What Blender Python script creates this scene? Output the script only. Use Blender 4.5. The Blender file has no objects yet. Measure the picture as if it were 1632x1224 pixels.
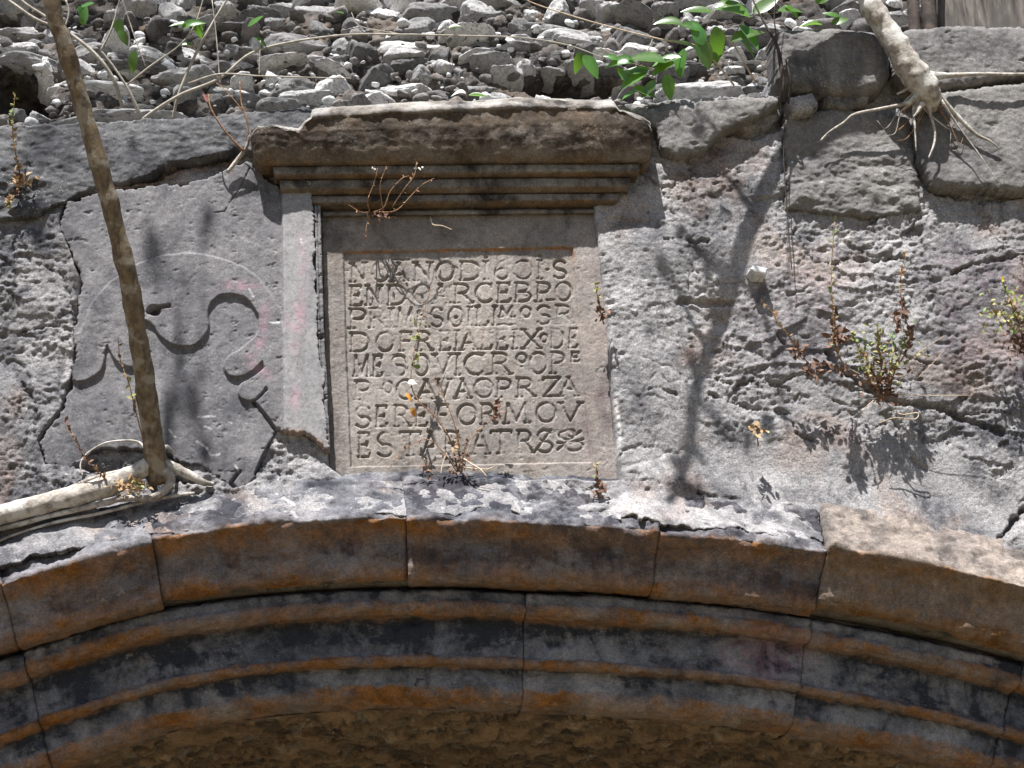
import bpy, math, random
import numpy as np
from mathutils import Vector

random.seed(7)
rng = np.random.default_rng(11)
scene = bpy.context.scene
C = scene.collection

# ------------------------------------------------------------------ camera
F = 2600.0                                   # focal length in pixels of the 1632 px wide photograph
_p, _y, _r = math.radians(20), math.radians(7.4), math.radians(3.7)
FW = np.array([math.sin(_y) * math.cos(_p), math.cos(_y) * math.cos(_p), math.sin(_p)])
_rt = np.cross(FW, [0, 0, 1]); _rt /= np.linalg.norm(_rt)
_up = np.cross(_rt, FW)
CU = _up * math.cos(_r) + _rt * math.sin(_r)
CR = _rt * math.cos(_r) - _up * math.sin(_r)
EYE = np.array([0, 0, 3.4]) - FW * 5.3
cam_data = bpy.data.cameras.new('camera')
cam_data.sensor_width = 36
cam_data.lens = 36 * F / 1632
cam_data.clip_end = 600
cam = bpy.data.objects.new('camera', cam_data); C.objects.link(cam)
from mathutils import Matrix
cam.matrix_world = Matrix(((CR[0], CU[0], -FW[0], EYE[0]), (CR[1], CU[1], -FW[1], EYE[1]),
                           (CR[2], CU[2], -FW[2], EYE[2]), (0, 0, 0, 1)))
scene.camera = cam

# ------------------------------------------------------------------ sky, sun, exposure
SUN = np.array([0.17, 0.45, -1.0])            # direction the light travels
_h = math.hypot(SUN[0], SUN[1])
SUN_ELEV = math.atan2(1.0, _h)
w = bpy.data.worlds.new('World'); scene.world = w; w.use_nodes = True
nt = w.node_tree
sky = nt.nodes.new('ShaderNodeTexSky'); sky.sky_type = 'NISHITA'; sky.sun_disc = False
sky.sun_elevation = SUN_ELEV
sky.sun_rotation = math.atan2(-SUN[0], -SUN[1])
nt.links.new(sky.outputs[0], nt.nodes['Background'].inputs[0])
nt.nodes['Background'].inputs[1].default_value = 0.05
sl = bpy.data.lights.new('sun', 'SUN'); sl.energy = 5.0; sl.angle = math.radians(0.53); sl.color = (1, .98, .955)
so = bpy.data.objects.new('sun', sl); C.objects.link(so)
so.rotation_euler = Vector(SUN).to_track_quat('-Z', 'Y').to_euler(); so.location = (-2, -6, 14)
vs = scene.view_settings
vs.view_transform = 'Standard'; vs.look = 'None'; vs.exposure = 1.2; vs.gamma = 1
scene.cycles.max_bounces = 4; scene.cycles.diffuse_bounces = 3; scene.cycles.glossy_bounces = 2

# ------------------------------------------------------------------ layout helpers
def P(px, py, out=0.0):
    """Point standing `out` metres in front of the wall plane (y = 0) seen at a place of the photograph."""
    d = FW * F + CR * (px - 816) - CU * (py - 612)
    t = (-out - EYE[1]) / d[1]
    return EYE + d * t
def S(px, py, o, wall=0.0):
    """Point `o` metres out whose sun shadow falls at that place of the wall."""
    q = P(px, py, wall)
    return q - SUN / SUN[1] * (o - wall)
def topx(X, Y, Z):
    vx, vy, vz = X - EYE[0], Y - EYE[1], Z - EYE[2]
    d = vx * FW[0] + vy * FW[1] + vz * FW[2]
    return 816 + F * (vx * CR[0] + vy * CR[1] + vz * CR[2]) / d, 612 - F * (vx * CU[0] + vy * CU[1] + vz * CU[2]) / d

# ------------------------------------------------------------------ noise
_GA = np.random.default_rng(3).random(1024) * 6.2831853
_GX, _GY = np.cos(_GA).astype(np.float32), np.sin(_GA).astype(np.float32)
_C1, _C2, _C3 = np.uint32(374761393), np.uint32(668265263), np.uint32(1274126177)
def _mix(h):
    h = (h ^ (h >> np.uint32(13))) * _C3
    return h ^ (h >> np.uint32(16))
def _hash(ix, iy, s):
    h = ix.astype(np.int32).view(np.uint32) * _C1 + iy.astype(np.int32).view(np.uint32) * _C2 + np.uint32(s * 97531 & 0xffffffff)
    return (_mix(h) & np.uint32(0xffffff)).astype(np.float32) / np.float32(0x1000000)
def gn(x, y, s=0):
    x, y = np.broadcast_arrays(np.atleast_1d(np.asarray(x, np.float32)), np.atleast_1d(np.asarray(y, np.float32)))
    fx0, fy0 = np.floor(x), np.floor(y); fx, fy = x - fx0, y - fy0
    u, v = fx * fx * fx * (fx * (fx * 6 - 15) + 10), fy * fy * fy * (fy * (fy * 6 - 15) + 10)
    hx = fx0.astype(np.int32).view(np.uint32) * _C1 + np.uint32(s * 97531 & 0xffffffff)
    hy = fy0.astype(np.int32).view(np.uint32) * _C2
    def g(h, dx, dy):
        k = _mix(h) & np.uint32(1023)
        return _GX[k] * dx + _GY[k] * dy
    a, b = g(hx + hy, fx, fy), g(hx + _C1 + hy, fx - 1, fy)
    c, d = g(hx + hy + _C2, fx, fy - 1), g(hx + _C1 + hy + _C2, fx - 1, fy - 1)
    a = a + (b - a) * u
    return np.float32(1.45) * (a + (c + (d - c) * u - a) * v)
def fbm(x, y, o=5, s=0, gain=.5, lac=2.03):
    r, a = 0, 1.0
    for k in range(o):
        r = r + a * gn(x + k * 17.3, y - k * 9.1, s + k); a *= gain; x = x * lac; y = y * lac
    return r
def ridge(x, y, o=4, s=0):
    r, a = 0, 1.0
    for k in range(o):
        r = r + a * (1 - np.abs(gn(x + k * 7.7, y + k * 3.1, s + k))); a *= .5; x = x * 2.1; y = y * 2.1
    return r / 1.9
def worley(x, y, s=0):
    ix, iy = np.floor(x), np.floor(y)
    f1 = np.full(np.shape(x), 9.); f2 = f1.copy(); idd = np.zeros(np.shape(x))
    for dx in (-1, 0, 1):
        for dy in (-1, 0, 1):
            cx, cy = ix + dx, iy + dy
            d = np.hypot(cx + _hash(cx, cy, s) - x, cy + _hash(cx, cy, s + 5) - y)
            m = d < f1
            f2 = np.where(m, f1, np.minimum(f2, d)); idd = np.where(m, _hash(cx, cy, s + 9), idd); f1 = np.where(m, d, f1)
    return f1, f2, idd
def sstep(a, b, x):
    t = np.clip((x - a) / (b - a), 0, 1); return t * t * (3 - 2 * t)
def sdf(poly, X, Y):
    """signed distance to a polygon, positive inside"""
    d = np.full(X.shape, 1e9); ins = np.zeros(X.shape, bool)
    n = len(poly)
    for i in range(n):
        ax, ay = poly[i]; bx, by = poly[(i + 1) % n]
        ex, ey = bx - ax, by - ay
        t = np.clip(((X - ax) * ex + (Y - ay) * ey) / (ex * ex + ey * ey + 1e-12), 0, 1)
        d = np.minimum(d, np.hypot(X - ax - t * ex, Y - ay - t * ey))
        c = (ay > Y) != (by > Y)
        if abs(ey) > 1e-12:
            ins ^= c & (X < ex * (Y - ay) / ey + ax)
    return np.where(ins, d, -d)
def pdist(pts, X, Y):
    d = np.full(X.shape, 1e9)
    for (ax, ay), (bx, by) in zip(pts[:-1], pts[1:]):
        ex, ey = bx - ax, by - ay
        t = np.clip(((X - ax) * ex + (Y - ay) * ey) / (ex * ex + ey * ey + 1e-12), 0, 1)
        d = np.minimum(d, np.hypot(X - ax - t * ex, Y - ay - t * ey))
    return d
def smooth_line(pts, n=8):
    """Catmull-Rom through tuples of any length"""
    p = [np.array(q, float) for q in pts]
    p = [2 * p[0] - p[1]] + p + [2 * p[-1] - p[-2]]
    out = []
    for i in range(1, len(p) - 2):
        for k in range(n):
            t = k / n
            out.append(.5 * ((2 * p[i]) + (p[i + 1] - p[i - 1]) * t + (2 * p[i - 1] - 5 * p[i] + 4 * p[i + 1] - p[i + 2]) * t * t
                             + (3 * p[i] - p[i - 1] - 3 * p[i + 1] + p[i + 2]) * t ** 3))
    out.append(p[-2]); return out

# ------------------------------------------------------------------ materials
class NB:
    def __init__(s, name):
        s.m = bpy.data.materials.new(name); s.m.use_nodes = True
        s.t = s.m.node_tree; s.b = s.t.nodes['Principled BSDF']; s.b.inputs['Roughness'].default_value = .9
        s.b.inputs['Specular IOR Level'].default_value = .25
        s.co = s.n('ShaderNodeTexCoord').outputs['Object']
    def n(s, k, **kw):
        x = s.t.nodes.new(k)
        for a, b in kw.items(): setattr(x, a, b)
        return x
    def set(s, i, v):
        if hasattr(v, 'is_linked') or isinstance(v, bpy.types.NodeSocket): s.t.links.new(v, i)
        elif isinstance(v, (tuple, list)) and len(v) == 3 and i.type == 'RGBA': i.default_value = (*v, 1)
        else: i.default_value = v
    def noise(s, scale, det=5, rough=.55, dist=0, vec=None, out=0):
        x = s.n('ShaderNodeTexNoise'); s.set(x.inputs['Vector'], vec or s.co)
        x.inputs['Scale'].default_value = scale; x.inputs['Detail'].default_value = det
        x.inputs['Roughness'].default_value = rough; x.inputs['Distortion'].default_value = dist
        return x.outputs[out]
    def vor(s, scale, vec=None, feat='F1', out='Distance'):
        x = s.n('ShaderNodeTexVoronoi', feature=feat); s.set(x.inputs['Vector'], vec or s.co); x.inputs['Scale'].default_value = scale
        return x.outputs[out]
    def mapr(s, v, a, b, c=0., d=1., smooth=True):
        x = s.n('ShaderNodeMapRange', interpolation_type='SMOOTHSTEP' if smooth else 'LINEAR')
        s.set(x.inputs[0], v)
        for i, q in zip((1, 2, 3, 4), (a, b, c, d)): s.set(x.inputs[i], q)
        return x.outputs[0]
    def math(s, op, a, b=0., clamp=False):
        x = s.n('ShaderNodeMath', operation=op, use_clamp=clamp); s.set(x.inputs[0], a); s.set(x.inputs[1], b); return x.outputs[0]
    def mix(s, f, a, b, mode='MIX'):
        x = s.n('ShaderNodeMix', data_type='RGBA', blend_type=mode)
        s.set(x.inputs[0], f); s.set(x.inputs[6], a); s.set(x.inputs[7], b); return x.outputs[2]
    def scalev(s, v):
        x = s.n('ShaderNodeVectorMath', operation='MULTIPLY'); s.set(x.inputs[0], s.co); x.inputs[1].default_value = v; return x.outputs[0]
    def attr(s, name):
        x = s.n('ShaderNodeAttribute'); x.attribute_name = name; return x
    def bump(s, hgt, st, dist):
        x = s.n('ShaderNodeBump'); x.inputs['Strength'].default_value = st; x.inputs['Distance'].default_value = dist
        s.set(x.inputs['Height'], hgt); s.t.links.new(x.outputs[0], s.b.inputs['Normal'])
    def col(s, c): s.set(s.b.inputs['Base Color'], c); return s.m

def stone_mat(name, light, mid, dark, ochre=(.30, .135, .045), dk=(.50, .64), spots=.5, bump=.6, rand=0.0, ochre_n=.5, grain=(.72, 1.25)):
    s = NB(name)
    mk = s.attr('mask')
    sep = s.n('ShaderNodeSeparateColor'); s.t.links.new(mk.outputs['Color'], sep.inputs[0])
    R, G, B, A = sep.outputs[0], sep.outputs[1], sep.outputs[2], mk.outputs['Alpha']
    c = s.mix(s.mapr(s.noise(2.6, 4, .62, .4), .36, .64), light, mid)
    # dark weathering crust: patches, plus runs that follow the rain down the stone; mask R adds painted groove shade
    n2 = s.noise(6.5, 6, .7, .5)
    st = s.noise(1.0, 4, .62, .2, s.scalev((9, 9, 1.6)))
    crust_shade = s.math('ADD', s.mapr(n2, dk[0], dk[1], 0, .75), s.mapr(st, .52, .70, 0, .45))
    crust_shade = s.math('ADD', crust_shade, s.math('MULTIPLY', R, s.mapr(s.noise(11, 4, .75), .22, .78, .2, 1.35)), True)
    # ochre stone (on mouldings also painted ground bounce) under the crust
    oc = s.math('MULTIPLY', G, s.mapr(s.noise(8, 5, .72), .28, .28 + ochre_n, .25, 1.2), True)
    fade = s.mapr(oc, 0, 1, 1, .35)
    c = s.mix(s.math('MULTIPLY', crust_shade, fade), c, dark)
    oc2 = s.mix(s.mapr(s.noise(23, 3, .7), .35, .65), ochre, tuple(v * .55 for v in ochre))
    c = s.mix(oc, c, oc2)
    # pale lichen flecks
    fl = s.math('MULTIPLY', s.mapr(s.vor(85), .10, .26, 1, 0), s.mapr(s.noise(5, 2, .6), .52, .68, 0, spots))
    fl2 = s.math('MULTIPLY', s.mapr(s.noise(30, 4, .75), .60, .68), s.mapr(s.noise(3.3, 2), .45, .65, 0, spots))
    c = s.mix(s.math('ADD', fl, fl2, True), c, (.47, .46, .44))
    gr = s.mapr(s.noise(170, 1, .7), .25, .75, grain[0], grain[1], False)
    gr2 = s.mapr(s.noise(45, 3, .7), .3, .7, .8, 1.18, False)
    g = s.math('MULTIPLY', gr, gr2)
    if rand:
        oi = s.n('ShaderNodeObjectInfo')
        g = s.math('MULTIPLY', g, s.mapr(s.math('POWER', oi.outputs['Random'], 1.7), 0, 1, 1 - rand, 1 + rand * .9, False))
    cc = s.n('ShaderNodeCombineColor')
    for i in range(3): s.t.links.new(g, cc.inputs[i])
    c = s.mix(1.0, c, cc.outputs[0], 'MULTIPLY')
    c = s.mix(s.math('MULTIPLY', B, s.mapr(s.noise(28, 3, .75), .36, .62, 0, .62)), c, (.36, .19, .24))
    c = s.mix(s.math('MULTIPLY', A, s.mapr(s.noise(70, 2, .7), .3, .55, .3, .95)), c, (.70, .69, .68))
    hgt = s.noise(60, 4, .75)
    s.bump(hgt, bump, .006)
    s.m['grain_tag'] = 1
    return s.col(c)

M = {}
M['wall'] = stone_mat('weathered_wall_stone', (.305, .294, .292), (.215, .209, .213), (.066, .065, .072), dk=(.46, .66), spots=.6, bump=.9, grain=(.6, 1.4))
M['panel'] = stone_mat('grey_plaster_stone', (.19, .182, .187), (.138, .134, .141), (.06, .06, .067), dk=(.48, .72), spots=.35, bump=.32)
M['band'] = stone_mat('dark_plaster', (.155, .154, .159), (.105, .106, .111), (.043, .044, .049), dk=(.44, .64), spots=.5, bump=.5)
M['plaque'] = stone_mat('carved_limestone', (.268, .249, .229), (.2, .188, .177), (.085, .081, .080), dk=(.47, .72), spots=.35, bump=.35)
M['block'] = stone_mat('grey_block_stone', (.20, .188, .178), (.142, .135, .132), (.062, .06, .061), dk=(.47, .70), spots=.5, bump=.5)
M['cornice'] = stone_mat('stained_cornice_stone', (.24, .215, .19), (.165, .148, .13), (.024, .020, .018), ochre=(.155, .092, .04), dk=(.44, .66), spots=.35, bump=.5)
M['arch'] = stone_mat('arch_stone', (.27, .263, .272), (.165, .17, .192), (.028, .031, .041), ochre=(.24, .105, .03), dk=(.36, .74), spots=.22, bump=.6)
M['hood'] = stone_mat('tan_hood_stone', (.36, .30, .255), (.28, .235, .205), (.10, .088, .082), ochre=(.19, .09, .03), dk=(.53, .74), spots=.35, bump=.6)
M['soffit'] = stone_mat('vault_plaster', (.25, .185, .125), (.165, .12, .085), (.05, .038, .031), dk=(.44, .68), spots=.7, bump=1.0)
M['core'] = stone_mat('rubble_mortar', (.175, .152, .135), (.095, .083, .074), (.03, .027, .026), ochre=(.2, .13, .08), dk=(.48, .62), spots=.5, bump=1.0)
M['rubble'] = stone_mat('rubble_stone', (.70, .69, .68), (.50, .49, .485), (.055, .05, .05), dk=(.52, .68), spots=.7, bump=1.0, rand=.70)
M['rubble_dark'] = stone_mat('dark_rubble_stone', (.22, .205, .195), (.135, .125, .12), (.04, .037, .037), dk=(.46, .64), spots=.5, bump=1.0)
M['pale'] = stone_mat('pale_stone_chip', (.66, .66, .66), (.5, .5, .5), (.25, .25, .25), dk=(.64, .8), bump=.4)

def simple_mat(name, a, b, scale=20, rough=.75, stretch=None, bump=.3, rand=.0, c3=None):
    s = NB(name); s.b.inputs['Roughness'].default_value = rough
    v = s.scalev(stretch) if stretch else None
    c = s.mix(s.mapr(s.noise(scale, 6, .65, .3, v), .35, .65), a, b)
    if c3: c = s.mix(s.mapr(s.noise(scale * .31, 4, .6), .5, .62), c, c3)
    if rand:
        oi = s.n('ShaderNodeObjectInfo')
        hs = s.n('ShaderNodeHueSaturation')
        s.set(hs.inputs['Value'], s.mapr(oi.outputs['Random'], 0, 1, 1 - rand, 1 + rand, False))
        s.set(hs.inputs['Hue'], s.mapr(oi.outputs['Random'], 0, 1, .475, .525, False)); s.set(hs.inputs['Color'], c); c = hs.outputs[0]
    s.bump(s.noise(scale * 3, 6, .7, 0, v), bump, .004)
    return s.col(c)
M['bark'] = simple_mat('brown_bark', (.21, .155, .095), (.10, .074, .05), 60, .8, (1, 1, .5), .9, c3=(.27, .235, .18))
M['pale_bark'] = simple_mat('pale_root_bark', (.46, .42, .37), (.22, .19, .165), 38, .8, None, 1.0, c3=(.55, .53, .49))
M['grey_bark'] = simple_mat('grey_twig_bark', (.33, .28, .22), (.19, .155, .125), 30, .8, None, .4)
M['twig'] = simple_mat('pale_twig', (.42, .39, .335), (.25, .225, .19), 30, .8, None, .4)
M['old_bark'] = simple_mat('old_fluted_bark', (.16, .14, .125), (.045, .04, .038), 16, .85, (3, 3, .35), 1.0, c3=(.10, .09, .082))
M['dark_bark'] = simple_mat('dark_vine_bark', (.075, .055, .045), (.03, .024, .022), 30, .85, None, .6)
M['dry'] = simple_mat('dry_weed_stem', (.33, .20, .11), (.17, .085, .05), 60, .85, None, .2)
M['straw'] = simple_mat('straw_stem', (.55, .45, .34), (.36, .27, .19), 60, .85, None, .2)
M['brown_leaf'] = simple_mat('withered_leaf', (.21, .125, .09), (.11, .066, .05), 60, .8, None, .2)
M['weed_leaf'] = simple_mat('weed_leaf', (.20, .24, .07), (.32, .27, .13), 45, .7, None, .2, c3=(.15, .25, .07))
M['tan_leaf'] = simple_mat('dry_tan_leaf', (.42, .31, .18), (.26, .15, .08), 50, .8, None, .2)
M['yellow'] = simple_mat('yellow_petal', (.75, .55, .04), (.8, .62, .1), 40, .6)
M['pink_bud'] = simple_mat('pink_bud', (.75, .30, .27), (.55, .2, .17), 40, .6)
M['orange_leaf'] = simple_mat('orange_leaf', (.65, .30, .05), (.5, .2, .04), 40, .6)
M['cream_leaf'] = simple_mat('cream_leaf', (.75, .73, .66), (.6, .57, .48), 40, .6)
def leaf_mat(name, a, b):
    m = simple_mat(name, a, b, 14, .28, None, .1, rand=.3)
    m.node_tree.nodes['Principled BSDF'].inputs['Specular IOR Level'].default_value = .6
    bs = m.node_tree.nodes['Principled BSDF']
    tr = m.node_tree.nodes.new('ShaderNodeBsdfTranslucent'); tr.inputs[0].default_value = (a[0] * 2.0, a[1] * 2.2, a[2] * .8, 1)
    ms = m.node_tree.nodes.new('ShaderNodeMixShader'); ms.inputs[0].default_value = .35
    m.node_tree.links.new(bs.outputs[0], ms.inputs[1]); m.node_tree.links.new(tr.outputs[0], ms.inputs[2])
    m.node_tree.links.new(ms.outputs[0], m.node_tree.nodes['Material Output'].inputs[0])
    return m
M['leaf'] = leaf_mat('glossy_green_leaf', (.095, .19, .04), (.055, .125, .03))
M['ground'] = simple_mat('dry_earth', (.15, .112, .07), (.10, .076, .048), 1.3, .95, None, .5, c3=(.09, .10, .05))

# ------------------------------------------------------------------ object helpers
def link(o, parent=None):
    C.objects.link(o)
    if parent is not None:
        o.parent = parent
        o.location = tuple(-v for v in world_loc(parent))
    return o
def world_loc(o):
    v = Vector(o.location)
    return v + world_loc(o.parent) if o.parent else v
def thing(name, label, cat, loc, group=None):
    o = bpy.data.objects.new(name, None); C.objects.link(o); o.location = tuple(float(v) for v in loc); o.empty_display_size = .1
    o['label'] = label; o['category'] = cat
    if group: o['group'] = group
    return o
def mesh_obj(name, V, Fc, mat, parent=None, smooth=True, mask=None, kind=None, label=None):
    V = np.asarray(V, np.float32).reshape(-1, 3)
    me = bpy.data.meshes.new(name)
    if isinstance(Fc, np.ndarray):
        k = Fc.shape[1]
        me.vertices.add(len(V)); me.vertices.foreach_set('co', V.ravel())
        me.loops.add(Fc.size); me.loops.foreach_set('vertex_index', Fc.astype(np.int32).ravel())
        me.polygons.add(len(Fc)); me.polygons.foreach_set('loop_start', np.arange(0, Fc.size, k, dtype=np.int32))
        me.polygons.foreach_set('loop_total', np.full(len(Fc), k, np.int32))
        me.update(calc_edges=True); me.validate()
    else:
        me.from_pydata([tuple(map(float, v)) for v in V], [], Fc); me.update()
    me.polygons.foreach_set('use_smooth', np.full(len(me.polygons), smooth))
    if mask is None and 'grain_tag' in mat: mask = np.zeros((len(V), 4), np.float32)
    if mask is not None:
        a = me.color_attributes.new('mask', 'FLOAT_COLOR', 'POINT'); a.data.foreach_set('color', np.asarray(mask, np.float32).ravel())
    me.materials.append(mat)
    o = bpy.data.objects.new(name, me); link(o, parent)
    if kind: o['kind'] = kind
    if label: o['label'] = label
    return o

def patch(name, poly, out_fn, res, mat, parent, skirt=.12, edge=.004, bevel=.012, bev_r=.012, keep=None, xz=False, ref=.0, kind=None, label=None, seed=0):
    """One piece of the wall: a fine sheet inside a polygon (given at places of the photograph), with a worn
    rounded edge that turns back into the wall.  out_fn(X, Z, px, py, d) -> out, mask"""
    pw = poly if xz else [(lambda q: (q[0], q[2]))(P(a, b, ref)) for a, b in poly]
    xs = [q[0] for q in pw]; zs = [q[1] for q in pw]
    x = np.arange(min(xs) - 2 * res, max(xs) + 3 * res, res); z = np.arange(min(zs) - 2 * res, max(zs) + 3 * res, res)
    X, Z = np.meshgrid(x.astype(np.float32), z.astype(np.float32))
    d = sdf(pw, X, Z)
    d = d + edge * fbm(X * 14, Z * 14, 4, seed + 3) + edge * .6 * fbm(X * 60, Z * 60, 2, seed + 8)
    if keep is not None: d = np.minimum(d, keep(X, Z))
    px, py = topx(X, -np.full(X.shape, ref), Z)
    out, mask = out_fn(X, Z, px, py, d)
    t = np.clip(1 - d / bev_r, 0, 1)
    out = out - bevel * (1 - np.sqrt(np.clip(1 - t * t, 0, 1)))
    out = np.where(d <= 0, out - skirt, out)
    kv = d > 0
    cell = kv[:-1, :-1] | kv[1:, :-1] | kv[:-1, 1:] | kv[1:, 1:]
    nx = X.shape[1]
    j, i = np.nonzero(cell)
    a = j * nx + i
    q = np.stack([a, a + 1, a + nx + 1, a + nx], 1)
    used = np.unique(q)
    remap = np.zeros(X.size, np.int32); remap[used] = np.arange(len(used))
    V = np.stack([X, -out, Z], -1).reshape(-1, 3)[used]
    mk = None
    if mask is not None:
        full = np.zeros(X.shape + (4,), np.float32)
        for k, v in enumerate(mask):
            if v is not None: full[..., k] = v
        mk = full.reshape(-1, 4)[used]
    return mesh_obj(name, V, remap[q], mat, parent, True, mk, kind, label)

def tube_geo(pts, rad, sides=8, knob=.0, seed=0, close=True):
    p = np.array(pts, float); n = len(p); rad = np.broadcast_to(np.array(rad, float), (n,))
    tang = np.gradient(p, axis=0); tang /= np.linalg.norm(tang, axis=1)[:, None] + 1e-9
    ref = np.array([.31, -.92, .2]); V = []
    for i in range(n):
        u = np.cross(tang[i], ref); u /= np.linalg.norm(u) + 1e-9; v = np.cross(tang[i], u)
        for k in range(sides):
            a = 2 * math.pi * k / sides
            r = rad[i]
            if knob: r = r * (1 + knob * float(gn(i * .35 + seed, k * 3.3 / sides * 2.0 + seed, seed)[0]))
            V.append(p[i] + r * (math.cos(a) * u + math.sin(a) * v))
    Fc = []
    for i in range(n - 1):
        for k in range(sides):
            a, b = i * sides + k, i * sides + (k + 1) % sides
            Fc.append((a, b, b + sides, a + sides))
    if close:
        Fc.append(tuple(range(sides - 1, -1, -1))); Fc.append(tuple((n - 1) * sides + k for k in range(sides)))
    return V, Fc
def join_geo(gs):
    V, Fc = [], []
    for v, f in gs:
        o = len(V); V += list(v); Fc += [tuple(i + o for i in q) for q in f]
    return V, Fc
def stem(pts, n=6):
    """(px, py, out, radius) places -> smooth points and radii"""
    q = smooth_line([(*P(a, b, o), r) for a, b, o, r in pts], n)
    return [v[:3] for v in q], [max(.0004, v[3]) for v in q]
def stemw(pts, n=6):
    q = smooth_line([(*p, r) for p, r in pts], n)
    return [v[:3] for v in q], [max(.0004, v[3]) for v in q]
def leaf_geo(base, direc, nrm, L, W, fold=.18, curl=.18, seg=5):
    d = np.array(direc, float); d /= np.linalg.norm(d)
    n = np.array(nrm, float); n -= d * (n @ d); n /= np.linalg.norm(n) + 1e-9
    s = np.cross(d, n); V = []; Fc = []
    for i in range(seg + 1):
        t = i / seg; w_ = W * .5 * (math.sin(math.pi * min(1, t ** .8 * .97 + .03)) ** .8 if i < seg else 0.04)
        c = np.array(base) + d * L * t - n * curl * L * t * t
        V += [c - s * w_ + n * fold * w_ * 1.2, c, c + s * w_ + n * fold * w_ * 1.2]
    for i in range(seg):
        a = i * 3; Fc += [(a, a + 1, a + 4, a + 3), (a + 1, a + 2, a + 5, a + 4)]
    return V, Fc

# ================================================================== GROUND
gx = np.linspace(-1, 1, 61); gx = np.sign(gx) * np.abs(gx) ** 2.4 * 260
X, Y = np.meshgrid(gx, gx)
Zg = .04 * fbm(X * .7, Y * .7, 4, 3) * np.exp(-(np.hypot(X, Y) / 60) ** 2) - .02
a = (np.arange(60)[:, None] * 61 + np.arange(60)[None]).ravel()
g = mesh_obj('ground', np.stack([X, Y, Zg], -1), np.stack([a, a + 1, a + 62, a + 61], 1), M['ground'], kind='structure')

# ================================================================== ARCH GEOMETRY
ACX, ACZ = -.301, -2.793
_k = [(-100, -12), (30, -4), (250, 11), (420, 8), (650, 0), (830, -6), (1050, -8), (1300, -2), (1632, 6), (1800, 8)]
_th = [math.atan2(P(a, 950)[0] - ACX, P(a, 950)[2] - ACZ) for a, b in _k]
def ring_off(th): return np.interp(th, _th, [b / 500 for a, b in _k])       # the old arch has sagged out of true
def theta(px, py, out=0.):
    q = P(px, py, out); return math.atan2(q[0] - ACX, q[2] - ACZ)
def ringR(row, out):
    q = P(740, row, out); return math.hypot(q[0] - ACX, q[2] - ACZ)

# ================================================================== STONE WALL
wall = thing('stone_wall', 'weathered grey masonry wall face around the inscription above the arch', 'wall', (0, .3, 0))
PANEL = [(105, 318), (180, 303), (290, 292), (330, 285), (362, 268), (395, 256), (430, 288), (447, 300), (497, 303), (499, 340), (508, 520), (523, 716),
         (500, 700), (478, 690), (442, 686), (426, 712), (412, 752), (396, 775), (372, 782), (350, 762), (320, 742), (285, 738), (262, 722), (170, 712), (112, 745), (74, 744),
         (62, 705), (98, 655), (118, 590), (120, 520), (131, 450), (114, 405), (96, 360)]
PLAQUE = [(512, 330), (945, 328), (952, 380), (966, 500), (975, 640), (984, 735), (988, 772), (900, 766), (700, 770), (600, 768), (550, 765), (524, 745), (516, 520)]
BAND = [(-330, 245), (-150, 222), (0, 203), (120, 196), (230, 190), (330, 186), (402, 178), (460, 172), (520, 170), (520, 235), (402, 244), (380, 238), (320, 252), (285, 258),
        (240, 280), (195, 292), (168, 288), (100, 325), (60, 345), (0, 350), (-100, 365), (-330, 372)]
FLUSH = [(PANEL, .085), (PLAQUE, .10), (BAND, .07)]
SMOOTH = [([(985, 470), (1100, 455), (1115, 600), (1000, 620)], .55, 40), ([(1260, 240), (1460, 240), (1470, 330), (1330, 350)], .35, 40), ([(1120, 330), (1240, 330), (1240, 430), (1130, 430)], .4, 40), ([(1500, 420), (1700, 420), (1700, 560), (1510, 540)], .5, 40),
          ([(1110, 795), (1180, 715), (1330, 690), (1480, 715), (1560, 755), (1632, 800), (1632, 900), (1330, 840)], 1.0, 26),
          ([(985, 620), (1085, 610), (1150, 690), (1160, 790), (1000, 770)], .75, 40),
          ([(1250, 190), (1460, 185), (1470, 240), (1360, 230), (1260, 260)], .9, 25),
          ([(965, 400), (1090, 370), (1100, 440), (1000, 470)], .5, 40),
          ([(1480, 310), (1632, 320), (1632, 400), (1500, 400)], .4, 40)]
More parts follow.
